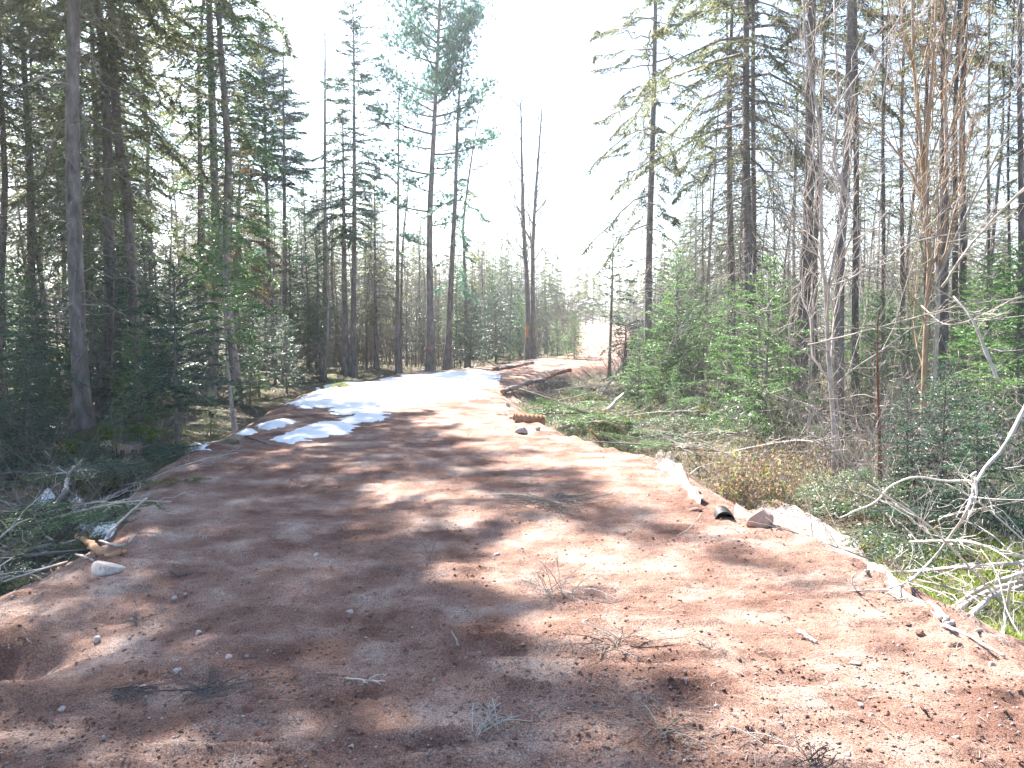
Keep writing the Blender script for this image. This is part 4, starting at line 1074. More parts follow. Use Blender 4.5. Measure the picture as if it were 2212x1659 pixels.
# ------------------------------------------------------------------ logs, poles, sticks
def woody(name, label, pts, r0, r1, m='bleached_wood', cat='log', n=16, k=8, twigs=0, tl=.4, group=None, ends=None, tw_r=.005):
    """pts: (px, py, lift) on the ground or (px, py, depth, 'd') at a distance"""
    W = []
    for p in pts:
        if len(p) == 4: W.append(at_depth(p[0], p[1], p[2]))
        else:
            q = ground_at(p[0], p[1]); l = p[2] if len(p) > 2 else 0
            if l:
                # raise the point but keep it where the photograph shows it
                f = (CAM_H - q[2] - l) / (CAM_H - q[2]); q = np.array([q[0] * f, q[1] * f, q[2] + l])
            W.append(q)
    W = np.array(W); c = W[0].copy()
    P = bez(W - c, n)
    P[1:-1] += rng.normal(size=(n - 2, 3)) * r0 * .18
    mb = MB(); r = np.linspace(r0, r1, n) * (1 + .12 * rng.normal(size=n))
    mb.tube(P, r, k)
    v = mb.v[0]; v[:n * k] += rng.normal(size=(n * k, 3)) * r0 * .06
    o = link(name, mb.mesh(name, m, True)); o.location = c
    tag(o, label, cat, group)
    if ends:
        e = MB(); d = P[0] - P[1]; d /= np.linalg.norm(d)
        e.tube([P[0] + d * .001, P[0] + d * .004], r[0] * .97, k); link('cut_face', e.mesh('cut_face', ends), o)
    if twigs:
        t = MB()
        for _ in range(twigs):
            f = .15 + .83 * rng.random(); g = f * (n - 1); i = int(g); b = P[i] + (P[min(i + 1, n - 1)] - P[i]) * (g - i)
            T = P[min(i + 1, n - 1)] - P[max(i - 1, 0)]; T /= np.linalg.norm(T)
            d = T * .8 + rng.normal(size=3) * .6; d[2] = abs(d[2]) * .6 if rng.random() < .7 else d[2] * .2
            d *= tl * (.3 + rng.random()) / np.linalg.norm(d)
            q = np.array([b, b + d * .5 + rng.normal(size=3) * .06 * tl, b + d + rng.normal(size=3) * .1 * tl])
            grow(t, bez(q, 4), np.linspace(tw_r, tw_r * .5, 4), 1, dict(k=[3, 3, 3, 3], levels=2, n=[0, 7, 0], len=[0, tl * .5, 0], angle=.7, lift=.1, r=[0, tw_r * .6, 0], rmin=tw_r * .3, **{'from': [0, .2, 0]}))
        link('twigwork', t.mesh('twigwork', m), o)['kind'] = 'stuff'
    return o
# left slash
woody('debarked_log', 'short orange debarked log sticking out at the left road edge', [(168, 1158, .17), (197, 1176, .11), (230, 1203, .0)], .026, .032, 'raw_wood', ends='bleached_wood')
woody('debarked_root', 'orange reddish root end spreading right of the debarked log', [(222, 1206, .0), (245, 1199, .03), (272, 1192, .0)], .028, .012, 'raw_wood')
woody('pole', 'straight grey pole running left from the orange debarked log', [(-20, 1200, .08), (60, 1188, .1), (120, 1179, .1), (171, 1168, .12)], .028, .022, 'bleached_wood')
woody('pole', 'thicker pale pole lying left, below the straight grey pole', [(-20, 1216, .04), (35, 1206, .05), (60, 1195, .05), (90, 1192, .05), (130, 1194, .04)], .03, .018, 'bleached_wood')
woody('mossy_pole', 'pale greenish pole standing slanted between snow scraps in the slash', [(119, 1110, .0), (128, 1085, .08), (141, 1060, .2), (147, 1030, .3), (160, 1008, .42)], .032, .018, 'bleached_wood', twigs=3)
woody('stick', 'long straight stick slanting up right from the largest slash snow patch', [(232, 1160, .03), (244, 1142, .06), (280, 1108, .1), (318, 1075, .16)], .013, .009, 'bleached_wood', 'stick')
woody('stick', 'long thin stick crossing from the slash up to the cut stump', [(240, 1075, .05), (262, 1040, .12), (285, 1010, .2), (312, 990, .25)], .011, .008, 'dead_twig', 'stick')
woody('stick', 'bluish shaded stick behind the dim snow scrap', [(182, 1033, .03), (200, 1020, .08), (224, 1002, .12)], .02, .015, 'bark', 'stick')
woody('stick', 'curved bent stick rising above the mossy pole', [(152, 1045, .08), (166, 1030, .2), (174, 1012, .3), (172, 998, .36)], .009, .005, 'bleached_wood', 'stick')
woody('stick', 'thin stick lying across the slash below the snow scraps', [(110, 1118, .06), (150, 1130, .06), (185, 1124, .1)], .012, .007, 'bleached_wood', 'stick')
woody('stick', 'pale stick leaning from the debarked log toward the road', [(215, 1168, .05), (262, 1178, .04), (300, 1152, .04), (345, 1153, .03)], .010, .006, 'bleached_wood', 'stick')
woody('stick', 'thin reddish stick sloping down right of the mossy pole', [(190, 1082, .1), (235, 1082, .08), (250, 1062, .1)], .01, .006, 'bark_red', 'stick')
woody('stick', 'fine stick hanging over the slash at the left edge', [(-10, 1170, .2), (40, 1130, .25), (75, 1122, .2), (90, 1150, .15)], .008, .005, 'bleached_wood', 'stick', twigs=4)
woody('stick', 'thin stick crossing below the orange debarked log', [(100, 1160, .1), (150, 1190, .06), (200, 1210, .03)], .012, .008, 'bleached_wood', 'stick')
woody('stick', 'grey stick slanting before the flat pale stone at left', [(25, 1290, .03), (38, 1262, .08), (55, 1245, .1)], .009, .006, 'bleached_wood', 'stick')
# cut stump
def stump():
    p = ground_at(283, 1000)
    mb = MB(); n = 14; a = np.arange(n) * 2 * math.pi / n; zs = [-.08, .0, .08, .2, .27]
    rr = [.24, .2, .165, .15, .15]
    V = np.array([[r * math.cos(t) * (1 + .10 * math.sin(3 * t + i)), r * math.sin(t), z + (.015 * math.sin(t * 2) if i == 4 else 0)] for i, (z, r) in enumerate(zip(zs, rr)) for t in a])
    Q = [(i * n + j, i * n + (j + 1) % n, (i + 1) * n + (j + 1) % n, (i + 1) * n + j) for i in range(4) for j in range(n)]
    mb.add(V, None, Q); o = link('tree_stump', mb.mesh('tree_stump', 'bark_tan', True)); o.location = p
    c = MB(); c.add([[0, 0, .275]] + V[4 * n:].tolist(), [(0, 1 + j, 1 + (j + 1) % n) for j in range(n)]); link('cut_top', c.mesh('cut_top', 'bark_dark'), o)
    for j in range(n):
        if math.sin(a[j]) < .2 and j % 2 == 0:
            b = MB(); t0, t1 = a[j] - .2, a[j] + .2
            q = [[(r + .012) * math.cos(t) * (1 + .10 * math.sin(3 * t + i)), (r + .012) * math.sin(t), z] for i, (z, r) in enumerate(zip(zs[:4], rr)) for t in (t0, t1)]
            b.add(q, None, [(0, 1, 3, 2), (2, 3, 5, 4), (4, 5, 7, 6)]); link('bark_plate', b.mesh('bark_plate', 'bark_red'), o)
    tag(o, 'split tan cut stump with dark top beside the moss mound', 'stump')
stump()
# right of the road
woody('log', 'rough brown log at the right road edge by the snow, nearest of the three', [(1085, 846, .05), (1110, 838, .07), (1140, 828, .08), (1174, 822, .1)], .05, .062, 'bark', ends='raw_wood')
woody('log', 'second brown log farther up the right road edge', [(1180, 818, .06), (1205, 812, .07), (1234, 800, .09)], .045, .055, 'bark_red', ends='raw_wood')
woody('log', 'mid grey log between the two brown logs at the right road edge', [(1165, 830, .03), (1195, 824, .04), (1225, 818, .04)], .04, .035, 'bleached_wood')
woody('pole', 'long grey pole lying along the left road edge past the bend', [(1065, 799, .03), (1100, 793, .05), (1152, 783, .05)], .055, .04, 'bark')
woody('stick', 'short pale stick leaning at the left road edge near the bend', [(1023, 796, .02), (1032, 780, .25), (1038, 768, .4)], .02, .012, 'bleached_wood', 'stick')
woody('pole', 'grey pole lying flat in front of the white pine', [(900, 803, .06), (940, 798, .08)], .03, .025, 'bleached_wood')
woody('leaning_pole', 'long bleached pole leaning down left from the sparse spruce', [(1300, 850, 18.5, 'd'), (1330, 808, 19, 'd'), (1362, 762, 19.5, 'd'), (1385, 735, 20, 'd')], .03, .022, 'bleached_wood')
woody('fallen_trunk', 'bleached fallen stem lying through the cut brush toward the road', [(1205, 926, .08), (1250, 912, .16), (1302, 892, .3), (1347, 850, .6)], .035, .028, 'bleached_wood', twigs=10)
woody('fallen_trunk', 'grey fallen stem across the cut boughs above the white fabric', [(1400, 952, .12), (1450, 946, .16), (1530, 938, .18), (1600, 935, .2), (1640, 930, .25)], .03, .018, 'bark', twigs=8)
woody('stick', 'brown stick propped beside the rusty culvert, leaning right', [(1276, 930, .25), (1290, 945, .1), (1298, 955, .02)], .018, .014, 'raw_wood', 'stick')
woody('stick', 'dark upright stick beside the rusty culvert pipe', [(1178, 905, .02), (1174, 880, .28), (1170, 855, .55)], .011, .007, 'bark', 'stick')
woody('stick', 'arched pale twig over the orange leaved brush', [(1490, 1025, .05), (1510, 1010, .25), (1545, 1000, .32), (1575, 998, .25)], .008, .005, 'bleached_wood', 'stick')
woody('stick', 'arched grey stick above the cut boughs right of the grey fallen stem', [(1480, 950, .05), (1500, 935, .3), (1525, 936, .3), (1545, 950, .15)], .012, .008, 'bleached_wood', 'stick')
# the long bleached stem with the knot, bottom right
woody('bleached_stem', 'long bleached stem slanting from the right edge down to the mossy bank', [(2230, 850, 5.9, 'd'), (2170, 960, 5.7, 'd'), (2112, 1035, 5.5, 'd'), (2080, 1120, 5.3, 'd'), (2020, 1200, .16), (1950, 1262, .08), (1820, 1279, .02)],
      .016, .004, 'bleached_wood', n=26, twigs=12, tl=.4)
woody('looped_branch', 'pale rope like branch looped round the bleached stem, sweeping left to a hook', [(2108, 1020, 5.45, 'd'), (2098, 1028, 5.40, 'd'), (2102, 1042, 5.42, 'd'), (2090, 1038, 5.44, 'd'), (2040, 1038, 5.5, 'd'), (1975, 1031, 5.5, 'd'), (1925, 1050, 5.5, 'd'), (1890, 1085, 5.5, 'd'), (1848, 1103, 5.5, 'd'), (1815, 1118, 5.5, 'd'), (1803, 1108, 5.5, 'd')],
      .008, .005, 'rope_fibre', 'branch', n=40, k=6)
woody('looped_branch', 'pale rope end hanging below the loop on the bleached stem', [(2106, 1032, 5.38, 'd'), (2110, 1060, 5.36, 'd'), (2104, 1090, 5.36, 'd'), (2090, 1125, 5.4, 'd')], .008, .006, 'rope_fibre', 'branch', n=14, k=6)
woody('branch', 'long pale branch lying level over the mossy bank to the right edge', [(1870, 1233, .06), (1950, 1236, .12), (2042, 1228, .22), (2120, 1222, .3), (2240, 1212, .3)], .009, .013, 'bleached_wood', 'branch', n=20, twigs=12, tl=.35)
woody('branch', 'upper pale branch arching over the mossy bank behind the level one', [(1965, 1170, .2), (2040, 1168, .35), (2100, 1172, .4), (2160, 1190, .35), (2240, 1212, .2)], .007, .012, 'bleached_wood', 'branch', n=20, twigs=10, tl=.35)
woody('branch', 'topmost of three bleached poles converging at the white fabric end', [(2030, 1335, .03), (2080, 1296, .12), (2140, 1262, .22), (2240, 1228, .3)], .011, .016, 'bleached_wood', 'branch', n=18, twigs=5)
woody('branch', 'middle of three bleached poles converging at the white fabric end', [(2040, 1342, .03), (2100, 1295, .10), (2160, 1270, .16), (2240, 1244, .22)], .013, .017, 'bleached_wood', 'branch', n=18, twigs=4)
woody('branch', 'lowest and thickest of three bleached poles converging at the white fabric end', [(2046, 1348, .03), (2095, 1325, .05), (2150, 1285, .12), (2240, 1262, .16)], .015, .019, 'bark_pale', 'branch', n=18, twigs=4)
woody('stick', 'thin stick standing upright in the moss at the bottom right', [(2163, 1402, .0), (2170, 1340, .18), (2183, 1258, .42)], .011, .009, 'bleached_wood', 'stick')
woody('stick', 'stick lying in the moss from the right edge toward the pink stone', [(2108, 1362, .03), (2160, 1345, .04), (2240, 1328, .05)], .008, .008, 'bleached_wood', 'stick', twigs=4)
woody('stick', 'straight stick along the road edge below the pink stone', [(2045, 1352, .02), (2100, 1378, .03), (2170, 1418, .02)], .009, .006, 'bleached_wood', 'stick')
woody('branch', 'dead branch stretching level through the right brush at eye height', [(1745, 745, 8.8, 'd'), (1850, 720, 8.6, 'd'), (1960, 690, 8.4, 'd'), (2080, 660, 8.2, 'd'), (2230, 640, 8.0, 'd')], .009, .004, 'pale_twig', 'branch', n=18, twigs=14)
woody('branch', 'bleached dead limb slanting down right through the far right firs', [(2060, 640, 7.8, 'd'), (2100, 690, 7.6, 'd'), (2130, 760, 7.5, 'd'), (2160, 830, 7.4, 'd')], .008, .018, 'bleached_wood', 'branch', n=14, twigs=10)
woody('branch', 'pale limb crossing up right from the tan tree foot to the right edge', [(2035, 620, 10, 'd'), (2090, 540, 9.6, 'd'), (2150, 470, 9.2, 'd'), (2240, 380, 8.8, 'd')], .016, .012, 'bleached_wood', 'branch', n=16, twigs=12)
woody('branch', 'lower bowed limb in front of the tan tree', [(1990, 660, 9.4, 'd'), (2040, 700, 9.0, 'd'), (2100, 690, 8.7, 'd'), (2200, 640, 8.3, 'd')], .008, .005, 'pale_twig', 'branch', n=16, twigs=12)
# drooping bleached twigs in front of the sparse spruce
for i, (a, b, c) in enumerate([((1545, 520), (1440, 620), (1400, 700)), ((1560, 600), (1480, 690), (1440, 790)), ((1590, 430), (1490, 500), (1410, 600)), ((1600, 640), (1540, 720), (1510, 800))]):
    woody('branch', ['uppermost', 'third', 'second', 'lowest'][[0, 2, 1, 3][i]] + ' of the long bare limbs drooping left from the grey trunk', [(*a, 17.2, 'd'), (*b, 16.8, 'd'), (*c, 16.4, 'd')], .014, .005, 'dead_twig', 'branch', n=12, twigs=26, tl=.7, group='bare limbs drooping from the grey trunk')

# loose smaller sticks, copied
STK = []
for i in range(5):
    L = .7 + .25 * i; P = bez([(0, 0, 0), (L * .3, .04, .03), (L * .7, -.05 + .04 * i, .05), (L, .02, .02)], 9)
    mb = MB(); mb.tube(P, np.linspace(.009, .004, 9), 5)
    g = MB(); grow(g, P, np.linspace(.009, .004, 9), 0, dict(k=[3, 3, 3, 3], levels=2, n=[7, 5, 0], len=[.35, .14, 0], angle=.7, lift=.15, r=[.005, .003, 0], rmin=.002, **{'from': [.2, .2, 0]}))
    nv = len(g.v[0]); g.v = g.v[1:]; g.n -= nv; g.t = []; g.q = [a - nv for a in g.q[1:]]
    STK.append((mb.mesh('dead_branch', 'bleached_wood' if i % 2 else 'dead_twig', True), g.mesh('twigwork', 'bleached_wood' if i % 2 else 'dead_twig')))
def stick(x, y, i, s, label, group, dz=.02, rz=None, up=0):
    o = link('dead_branch', STK[i][0]); t = link('twigwork', STK[i][1], o); t['kind'] = 'stuff'
    o.location = (x, y, gz(x, y) + dz); o.scale = (s, s, s)
    o.rotation_euler = (R.uniform(-.3, .3), -up - R.uniform(-.1, .25), R.uniform(0, 6.28) if rz is None else rz)
    tag(o, label, 'dead branch', group)
def pts_in(boxes, n):
    f = strip(boxes); return [f() for _ in range(n)]
for (x, y) in pts_in([(0, 400, 1000, 1260), (-60, 200, 1100, 1300)], 40):
    stick(x, y, R.randrange(5), R.uniform(.6, 1.4), 'broken dead branch tangled in the shaded slash left of the road', 'branches in the left slash', R.uniform(.02, .12))
for (x, y) in pts_in([(1080, 1500, 850, 960), (1400, 1650, 900, 1000)], 60):
    stick(x, y, R.randrange(5), R.uniform(.7, 1.6), 'broken pale branch tangled in the sunlit cut brush right of the road', 'branches in the right cut brush', R.uniform(.02, .15))
for (x, y) in pts_in([(1820, 2300, 1080, 1500), (1800, 2212, 950, 1100)], 45):
    stick(x, y, R.randrange(5), R.uniform(.5, 1.2), 'pale twiggy branch lying on the mossy bank at the bottom right', 'branches on the mossy bank', R.uniform(.02, .1), None, R.choice([0, 0, .5]))

# cut conifer boughs heaped along both edges
BGH = []
for i in range(4):
    L = 1.1 + .2 * i
    P = branch_arrays((0, 0, .05), 0, L, .12, .15, 8)
    f, w = MB(), MB(); w.tube(P, np.linspace(.013, .004, 8), 5, True)
    foliate(f, P, L, .6, 22, .42, .1, hang=.12)
    for sgn in (-1, 1):
        for q in (.25, .45, .65):
            b = P[int(q * 7)]; l = L * (.62 - .5 * q); Q = branch_arrays(b, sgn * .75, l, .05, .1, 5); w.tube(Q, np.linspace(.006, .003, 5), 3, False); foliate(f, Q, l, .6, 24, .42, .05, hang=.1)
    BGH.append((w, f))
BM = {}
def bough(x, y, i, m, s, label, group, dz=.05, up=0.0, rz=None):
    if (i, m) not in BM: BM[(i, m)] = (BGH[i][0].mesh('cut_bough', 'bark'), BGH[i][1].mesh('needles', m))
    a, b = BM[(i, m)]
    o = link('cut_bough', a); link('needles', b, o)['kind'] = 'stuff'
    o.location = (x, y, gz(x, y) + dz); o.scale = (s, s, s); o.rotation_euler = (R.uniform(-.5, .5), -up + R.uniform(-.15, .25), R.uniform(0, 6.28) if rz is None else rz)
    tag(o, label, 'cut bough', group)
SNOW = [o.location.xy.copy() for o in scene.objects if o.name.startswith('snow_patch')]
def off_snow(x, y): return all(math.hypot(a[0] - x, a[1] - y) > .42 for a in SNOW)
for (x, y) in pts_in([(0, 420, 1000, 1130), (200, 430, 1020, 1120), (-60, 150, 1150, 1300), (0, 300, 940, 1050), (0, 380, 1000, 1240)], 150):
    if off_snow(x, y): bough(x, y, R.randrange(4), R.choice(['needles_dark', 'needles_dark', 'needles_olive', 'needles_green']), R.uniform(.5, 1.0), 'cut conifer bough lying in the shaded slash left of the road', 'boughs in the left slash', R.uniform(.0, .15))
for (x, y) in pts_in([(1190, 1420, 880, 950), (1300, 1500, 900, 975), (1350, 1480, 930, 990)], 64):
    bough(x, y, R.randrange(4), R.choice(['needles_sunlit', 'needles_olive', 'needles_green']), R.uniform(.5, 1.1), 'cut green bough heaped in the sunlit brush right of the road', 'boughs in the right cut brush', R.uniform(.0, .25))
for (px, py) in [(1400, 968), (1370, 962), (1340, 955), (1300, 940), (1425, 972), (1385, 945)]:
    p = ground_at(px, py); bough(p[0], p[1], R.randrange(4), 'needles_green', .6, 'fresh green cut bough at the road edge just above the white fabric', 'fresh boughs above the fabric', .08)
for (x, y) in pts_in([(1900, 2212, 1060, 1180), (1480, 1850, 880, 960)], 34):
    bough(x, y, R.randrange(4), R.choice(['needles_green', 'needles_dark']), R.uniform(.6, 1.1), 'fallen green bough among the trunks beyond the bank on the right', 'boughs under the right trees', .1)

# ------------------------------------------------------------------ white fabric along the right edge, pipes
def fabric(inner, outer, label, lift=.02, seed=0, part_of=None, name='fabric_sheet', fold=.02):
    A = np.array([ground_at(*p)[:2] for p in inner]); B = np.array([ground_at(*p)[:2] for p in outer])
    n, m = 60, 9
    a, b = bez(A, n), bez(B, n)
    t = np.linspace(0, 1, m)[None, :, None]
    XY = a[:, None] * (1 - t) + b[:, None] * t
    XY[:, -1] += .03 * np.stack([fbm(np.arange(n) * .3, np.zeros(n), 2, seed), fbm(np.arange(n) * .3, np.ones(n) * 7, 2, seed)], -1)
    Z = hgt(XY[..., 0], XY[..., 1]) + lift + fold * 2.6 * fbm(XY[..., 0] * 6, XY[..., 1] * 5, 4, seed) + .012 * np.sin(t[..., 0] * 9 + np.arange(n)[:, None] * .2)
    Z[:, 0] -= lift + .03; Z[:, 1] -= lift * .7; Z[:, 2] -= .4 * lift
    Z -= .05 * np.clip(fbm(XY[..., 0] * 2.2, XY[..., 1] * 2.2, 3, seed + 9) - .04, 0, 1) * 4 * (1 - t[..., 0])
    V = np.concatenate([XY, Z[..., None]], -1).reshape(-1, 3); c = V.mean(0)
    i = np.arange(n - 1)[:, None] * m + np.arange(m - 1)[None]
    Q = np.stack([i, i + 1, i + m + 1, i + m], -1).reshape(-1, 4)
    V2 = V - [0, 0, .006]
    mb = MB(); mb.add(np.concatenate([V, V2]) - c, None, np.concatenate([Q, Q[:, ::-1] + len(V)]))
    o = link(name, mb.mesh(name, 'fabric', True)); o.location = c
    tag(o, label, 'fabric sheet', 'ground fabric along the right road edge')
    return o
fabric([(1386, 988), (1410, 1008), (1435, 1028), (1462, 1052), (1490, 1076), (1512, 1090)], [(1425, 978), (1452, 990), (1470, 1012), (1482, 1035), (1502, 1062), (1520, 1086)],
       'upper piece of pale ground fabric, above the black pipe', .05, 3, fold=.03)
fabric([(1585, 1120), (1640, 1135), (1690, 1150), (1740, 1165), (1800, 1190), (1860, 1228), (1930, 1285), (2000, 1330), (2036, 1348)],
       [(1590, 1092), (1650, 1084), (1700, 1092), (1745, 1118), (1805, 1156), (1872, 1205), (1935, 1262), (2005, 1315), (2044, 1346)],
       'long pale fabric strip running down the right road edge from the boulder', .035, 5)
def corrugated(label, px, py, r, L, rz, m, inner, name, tilt=0.0, dz=0.0, ribs=9):
    p = ground_at(px, py); n = ribs * 6 + 1; x = np.linspace(0, L, n)
    P = np.stack([x, 0 * x, 0 * x], -1)
    mb = MB(); k = 18
    mb.tube(P, r * (1 + .055 * np.sin(x / L * ribs * 2 * math.pi)), k, False)
    mb.tube(P[::-1], r * .88, k, False)
    a = np.arange(k) * 2 * math.pi / k
    for xe in (0, L):
        V = np.concatenate([np.stack([0 * a + xe, r * np.cos(a), r * np.sin(a)], -1), np.stack([0 * a + xe, r * .88 * np.cos(a), r * .88 * np.sin(a)], -1)])
        mb.add(V, None, [(j, (j + 1) % k, k + (j + 1) % k, k + j) for j in range(k)])
    o = link(name, mb.mesh(name, m, True)); o.location = (p[0], p[1], p[2] + dz); o.rotation_euler = (0, tilt, rz)
    d = MB(); d.tube([[L * .3, 0, 0], [L * .3 + .01, 0, 0]], r * .87, k); link('shade_disc', d.mesh('shade_disc', inner), o)  # dark disc closing the bore, standing in for the shade inside
    tag(o, label, 'pipe')
    return o
corrugated('rusty corrugated culvert pipe end poking out at the right road edge', 1110, 911, .105, .48, .15, 'rusty_metal', 'bark_dark', 'culvert_pipe', .08, .03, ribs=7)
corrugated('black plastic pipe end buried in the bank left of the boulder', 1566, 1125, .078, .4, rad(80), 'black_plastic', 'black_plastic', 'drain_pipe', .10, -.005)

# ------------------------------------------------------------------ stones
ICO = []
def rock_mesh(seed, sx, sy, sz, m, sub=3, name='stone', rough=.22, cuts=8):
    import bmesh
    bm = bmesh.new(); bmesh.ops.create_icosphere(bm, subdivisions=sub, radius=1)
    V = np.array([v.co[:] for v in bm.verts]); F = np.array([[v.index for v in f.verts] for f in bm.faces]); bm.free()
    n = vnoise(V[:, 0] * 1.4 + seed, V[:, 1] * 1.4 + V[:, 2] * 1.1, seed) + .4 * vnoise(V[:, 0] * 4 + V[:, 2] * 3 + seed, V[:, 1] * 4, seed + 5)
    V = V * (1 - rough + rough * n)[:, None]
    # a few flat facets
    g = np.random.default_rng(seed)
    for _ in range(cuts):
        d = g.normal(size=3); d /= np.linalg.norm(d); c = .42 + .22 * g.random(); h = V @ d
        V = V - np.clip(h - c, 0, 9)[:, None] * d * .9
    if name == 'boulder': V[:, :2] *= (1 - .2 * V[:, 2:3])
    V *= [sx, sy, sz]
    mb = MB(); mb.add(V, F)
    return mb.mesh(name, m, sub < 4)
def stone(px, py, w, hpx, label, m='rock_grey', seed=None, name='stone', cat='stone', rz=0, sub=3, sink=.35, group='loose stones on the road'):
    """w, hpx: photograph size in grid pixels; py is the stone's foot"""
    p = ground_at(px, py); k = np.linalg.norm(p[:2]) / F_PX
    sx = w * k * .55; sz = max(hpx * k * .6, sx * .28)
    o = link(name, rock_mesh(seed or int(px * 7 + py), sx, sx * .8, sz, m, sub, name, cuts=5 if name == 'boulder' else 8)); o.location = (p[0], p[1] + sx * .5, p[2] + sz * (.75 - 2 * sink * .8)); o.rotation_euler = (0, 0, rz)
    tag(o, label, cat, group)
    return o
stone(1650, 1138, 66, 50, 'large pink boulder sitting on the pale fabric by the black pipe', 'rock_pink', 31, 'boulder', 'boulder', .3, 4, .15, None)
stone(1127, 938, 30, 20, 'whitish boulder in front of the rusty culvert pipe', 'rock_pale', 9, 'boulder', 'boulder', .2, 3, .2, None)
stone(1162, 930, 17, 11, 'smaller pinkish rock right of the whitish boulder', 'rock_pink', 12, 'boulder', 'boulder', .2, 3, .2, None)
stone(1684, 1148, 16, 14, 'small red rock wedged right of the large pink boulder', 'rock_red', 14, group=None)
stone(212, 1240, 92, 12, 'long flat pale stone half buried at the left road edge', 'rock_pale', 15, 'flat_stone', 'stone', -.2, 3, .3, None)
stone(1108, 907, 20, 14, 'pale upright rock in the dirt left of the rusty culvert', 'rock_pale', 17, group=None)
stone(1098, 880, 12, 20, 'thin upright whitish rock near the nearest brown log', 'rock_pale', 18, group=None)
stone(1470, 1062, 10, 8, 'tiny rock beside the upper fabric piece', 'rock_pink', 19, group=None)
S = [(206, 1388, 23, 18, 'rock_pale', 'chunky whitish stone near the left road edge'), (426, 1371, 20, 15, 'rock_pale', 'smooth oval pale stone in the left tree shadow'),
     (381, 1458, 32, 20, 'rock_pale', 'bright blocky stone at the end of the black twig spray'), (130, 1537, 18, 13, 'rock_pale', 'round pale stone in the dark lower left shade'),
     (534, 1540, 32, 26, 'rock_red', 'largest red brown stone at the lower left'), (556, 1592, 28, 17, 'rock_red', 'dusty reddish stone at the bottom left'),
     (309, 1490, 20, 12, 'rock_grey', 'grey stone just left of the blocky stone'), (290, 1492, 13, 12, 'rock_grey', 'smaller grey stone touching its neighbour left of the blocky stone'),
     (585, 1510, 13, 11, 'rock_red', 'small dark red stone above the largest red stone'), (492, 1424, 26, 10, 'rock_grey', 'flat elongated grey stone in the sun spot'),
     (532, 1420, 16, 9, 'rock_grey', 'flat grey stone right of the elongated one'), (640, 1412, 14, 11, 'rock_red', 'brown pebble in the shade right of the flat stones'),
     (375, 1293, 12, 8, 'rock_pale', 'small pale stone high on the left of the road'), (398, 1286, 10, 9, 'rock_pink', 'small pinkish stone right beside the small pale one'),
     (681, 1203, 22, 12, 'rock_pale', 'pale flat stone above the little hollow'), (278, 1381, 12, 9, 'rock_pink', 'small stone right of the chunky whitish one'),
     (268, 1408, 10, 7, 'rock_red', 'little dark stone below the chunky whitish one'), (431, 1578, 13, 10, 'rock_grey', 'dark grey pebble near the bottom left'),
     (470, 1588, 13, 6, 'rock_pale', 'small white chip at the bottom left'), (222, 1600, 12, 10, 'rock_grey', 'grey pebble at the lower left edge'),
     (134, 1500, 10, 7, 'rock_grey', 'pebble above the round pale stone'), (755, 1326, 28, 8, 'rock_pale', 'thin bright white flake in the middle left of the road'),
     (938, 1470, 12, 11, 'rock_pale', 'small egg shaped white stone in the central shade'), (1240, 1307, 13, 7, 'rock_grey', 'left of two little stones under the upright twig bunch'),
     (1261, 1309, 15, 7, 'rock_grey', 'right of two little stones under the upright twig bunch'), (1265, 1346, 24, 14, 'rock_pink', 'flat pinkish stone in the central right shade'),
     (1073, 1200, 16, 9, 'rock_pale', 'light stone in the shade left of the upright twig bunch'), (1133, 1156, 12, 6, 'rock_grey', 'small stone on the sunlit middle of the road'),
     (759, 1617, 17, 15, 'rock_pale', 'bright white round stone at the bottom edge left of centre'), (1190, 1598, 12, 9, 'rock_pale', 'small pale stone at the bottom centre'),
     (777, 1584, 20, 8, 'rock_red', 'flat reddish stone near the bottom centre'), (1446, 1410, 14, 9, 'rock_grey', 'grey stone in the right shade below the grey twig pile'),
     (1850, 1438, 26, 13, 'rock_grey', 'dark grey oval stone in the right shade'), (2040, 1358, 19, 14, 'rock_pink', 'pink stone at the end of the white fabric strip'),
     (2146, 1445, 22, 16, 'rock_pink', 'pinkish stone at the right road edge'), (1482, 1476, 14, 16, 'rock_grey', 'stone at the right end of the bottom shade band'),
     (1548, 1530, 12, 12, 'rock_pale', 'white pebble beside a pale twig lower right'), (1862, 1526, 18, 8, 'rock_pale', 'flat white stone beside the red clod'),
     (1884, 1550, 15, 11, 'rock_pale', 'light stone below and right of the red clod'), (1970, 1530, 16, 10, 'rock_pale', 'small pale stone right of the red clod'),
     (2071, 1598, 20, 9, 'rock_pale', 'flat pale stone in the sunny lower right'), (1834, 1634, 24, 12, 'rock_grey', 'elongated grey stone at the bottom right'),
     (1920, 1542, 10, 8, 'rock_red', 'tiny red stone between two light stones'), (2100, 1648, 12, 9, 'rock_red', 'reddish stone at the lower right corner'),
     (1430, 1318, 12, 9, 'rock_grey', 'small stone in the big sunlit patch'), (1500, 1190, 12, 7, 'rock_pale', 'pale stone on the bright upper right of the road'),
     (1610, 1210, 12, 8, 'rock_red', 'reddish stone on the bright upper right of the road'), (1330, 1130, 10, 6, 'rock_grey', 'grey chip in the bright strip of the road'),
     (1120, 1050, 8, 5, 'rock_grey', 'dark chip on the sunlit middle distance'), (1375, 1150, 9, 6, 'rock_grey', 'dark chip left of the bright upper right'),
     (1010, 1210, 10, 7, 'rock_pink', 'pink pebble in the central shade band'), (985, 1235, 9, 9, 'rock_pink', 'upper small pebble in the central shade band'),
     (1350, 1400, 10, 7, 'rock_grey', 'pebble beside the grey twig pile'), (1690, 1345, 9, 7, 'rock_grey', 'pebble in the right shade near the broken stick')]
for i, (px, py, w, h, m, lab) in enumerate(S):
    stone(px, py, w, h, lab, m, 30 + i, rz=R.random() * 3)
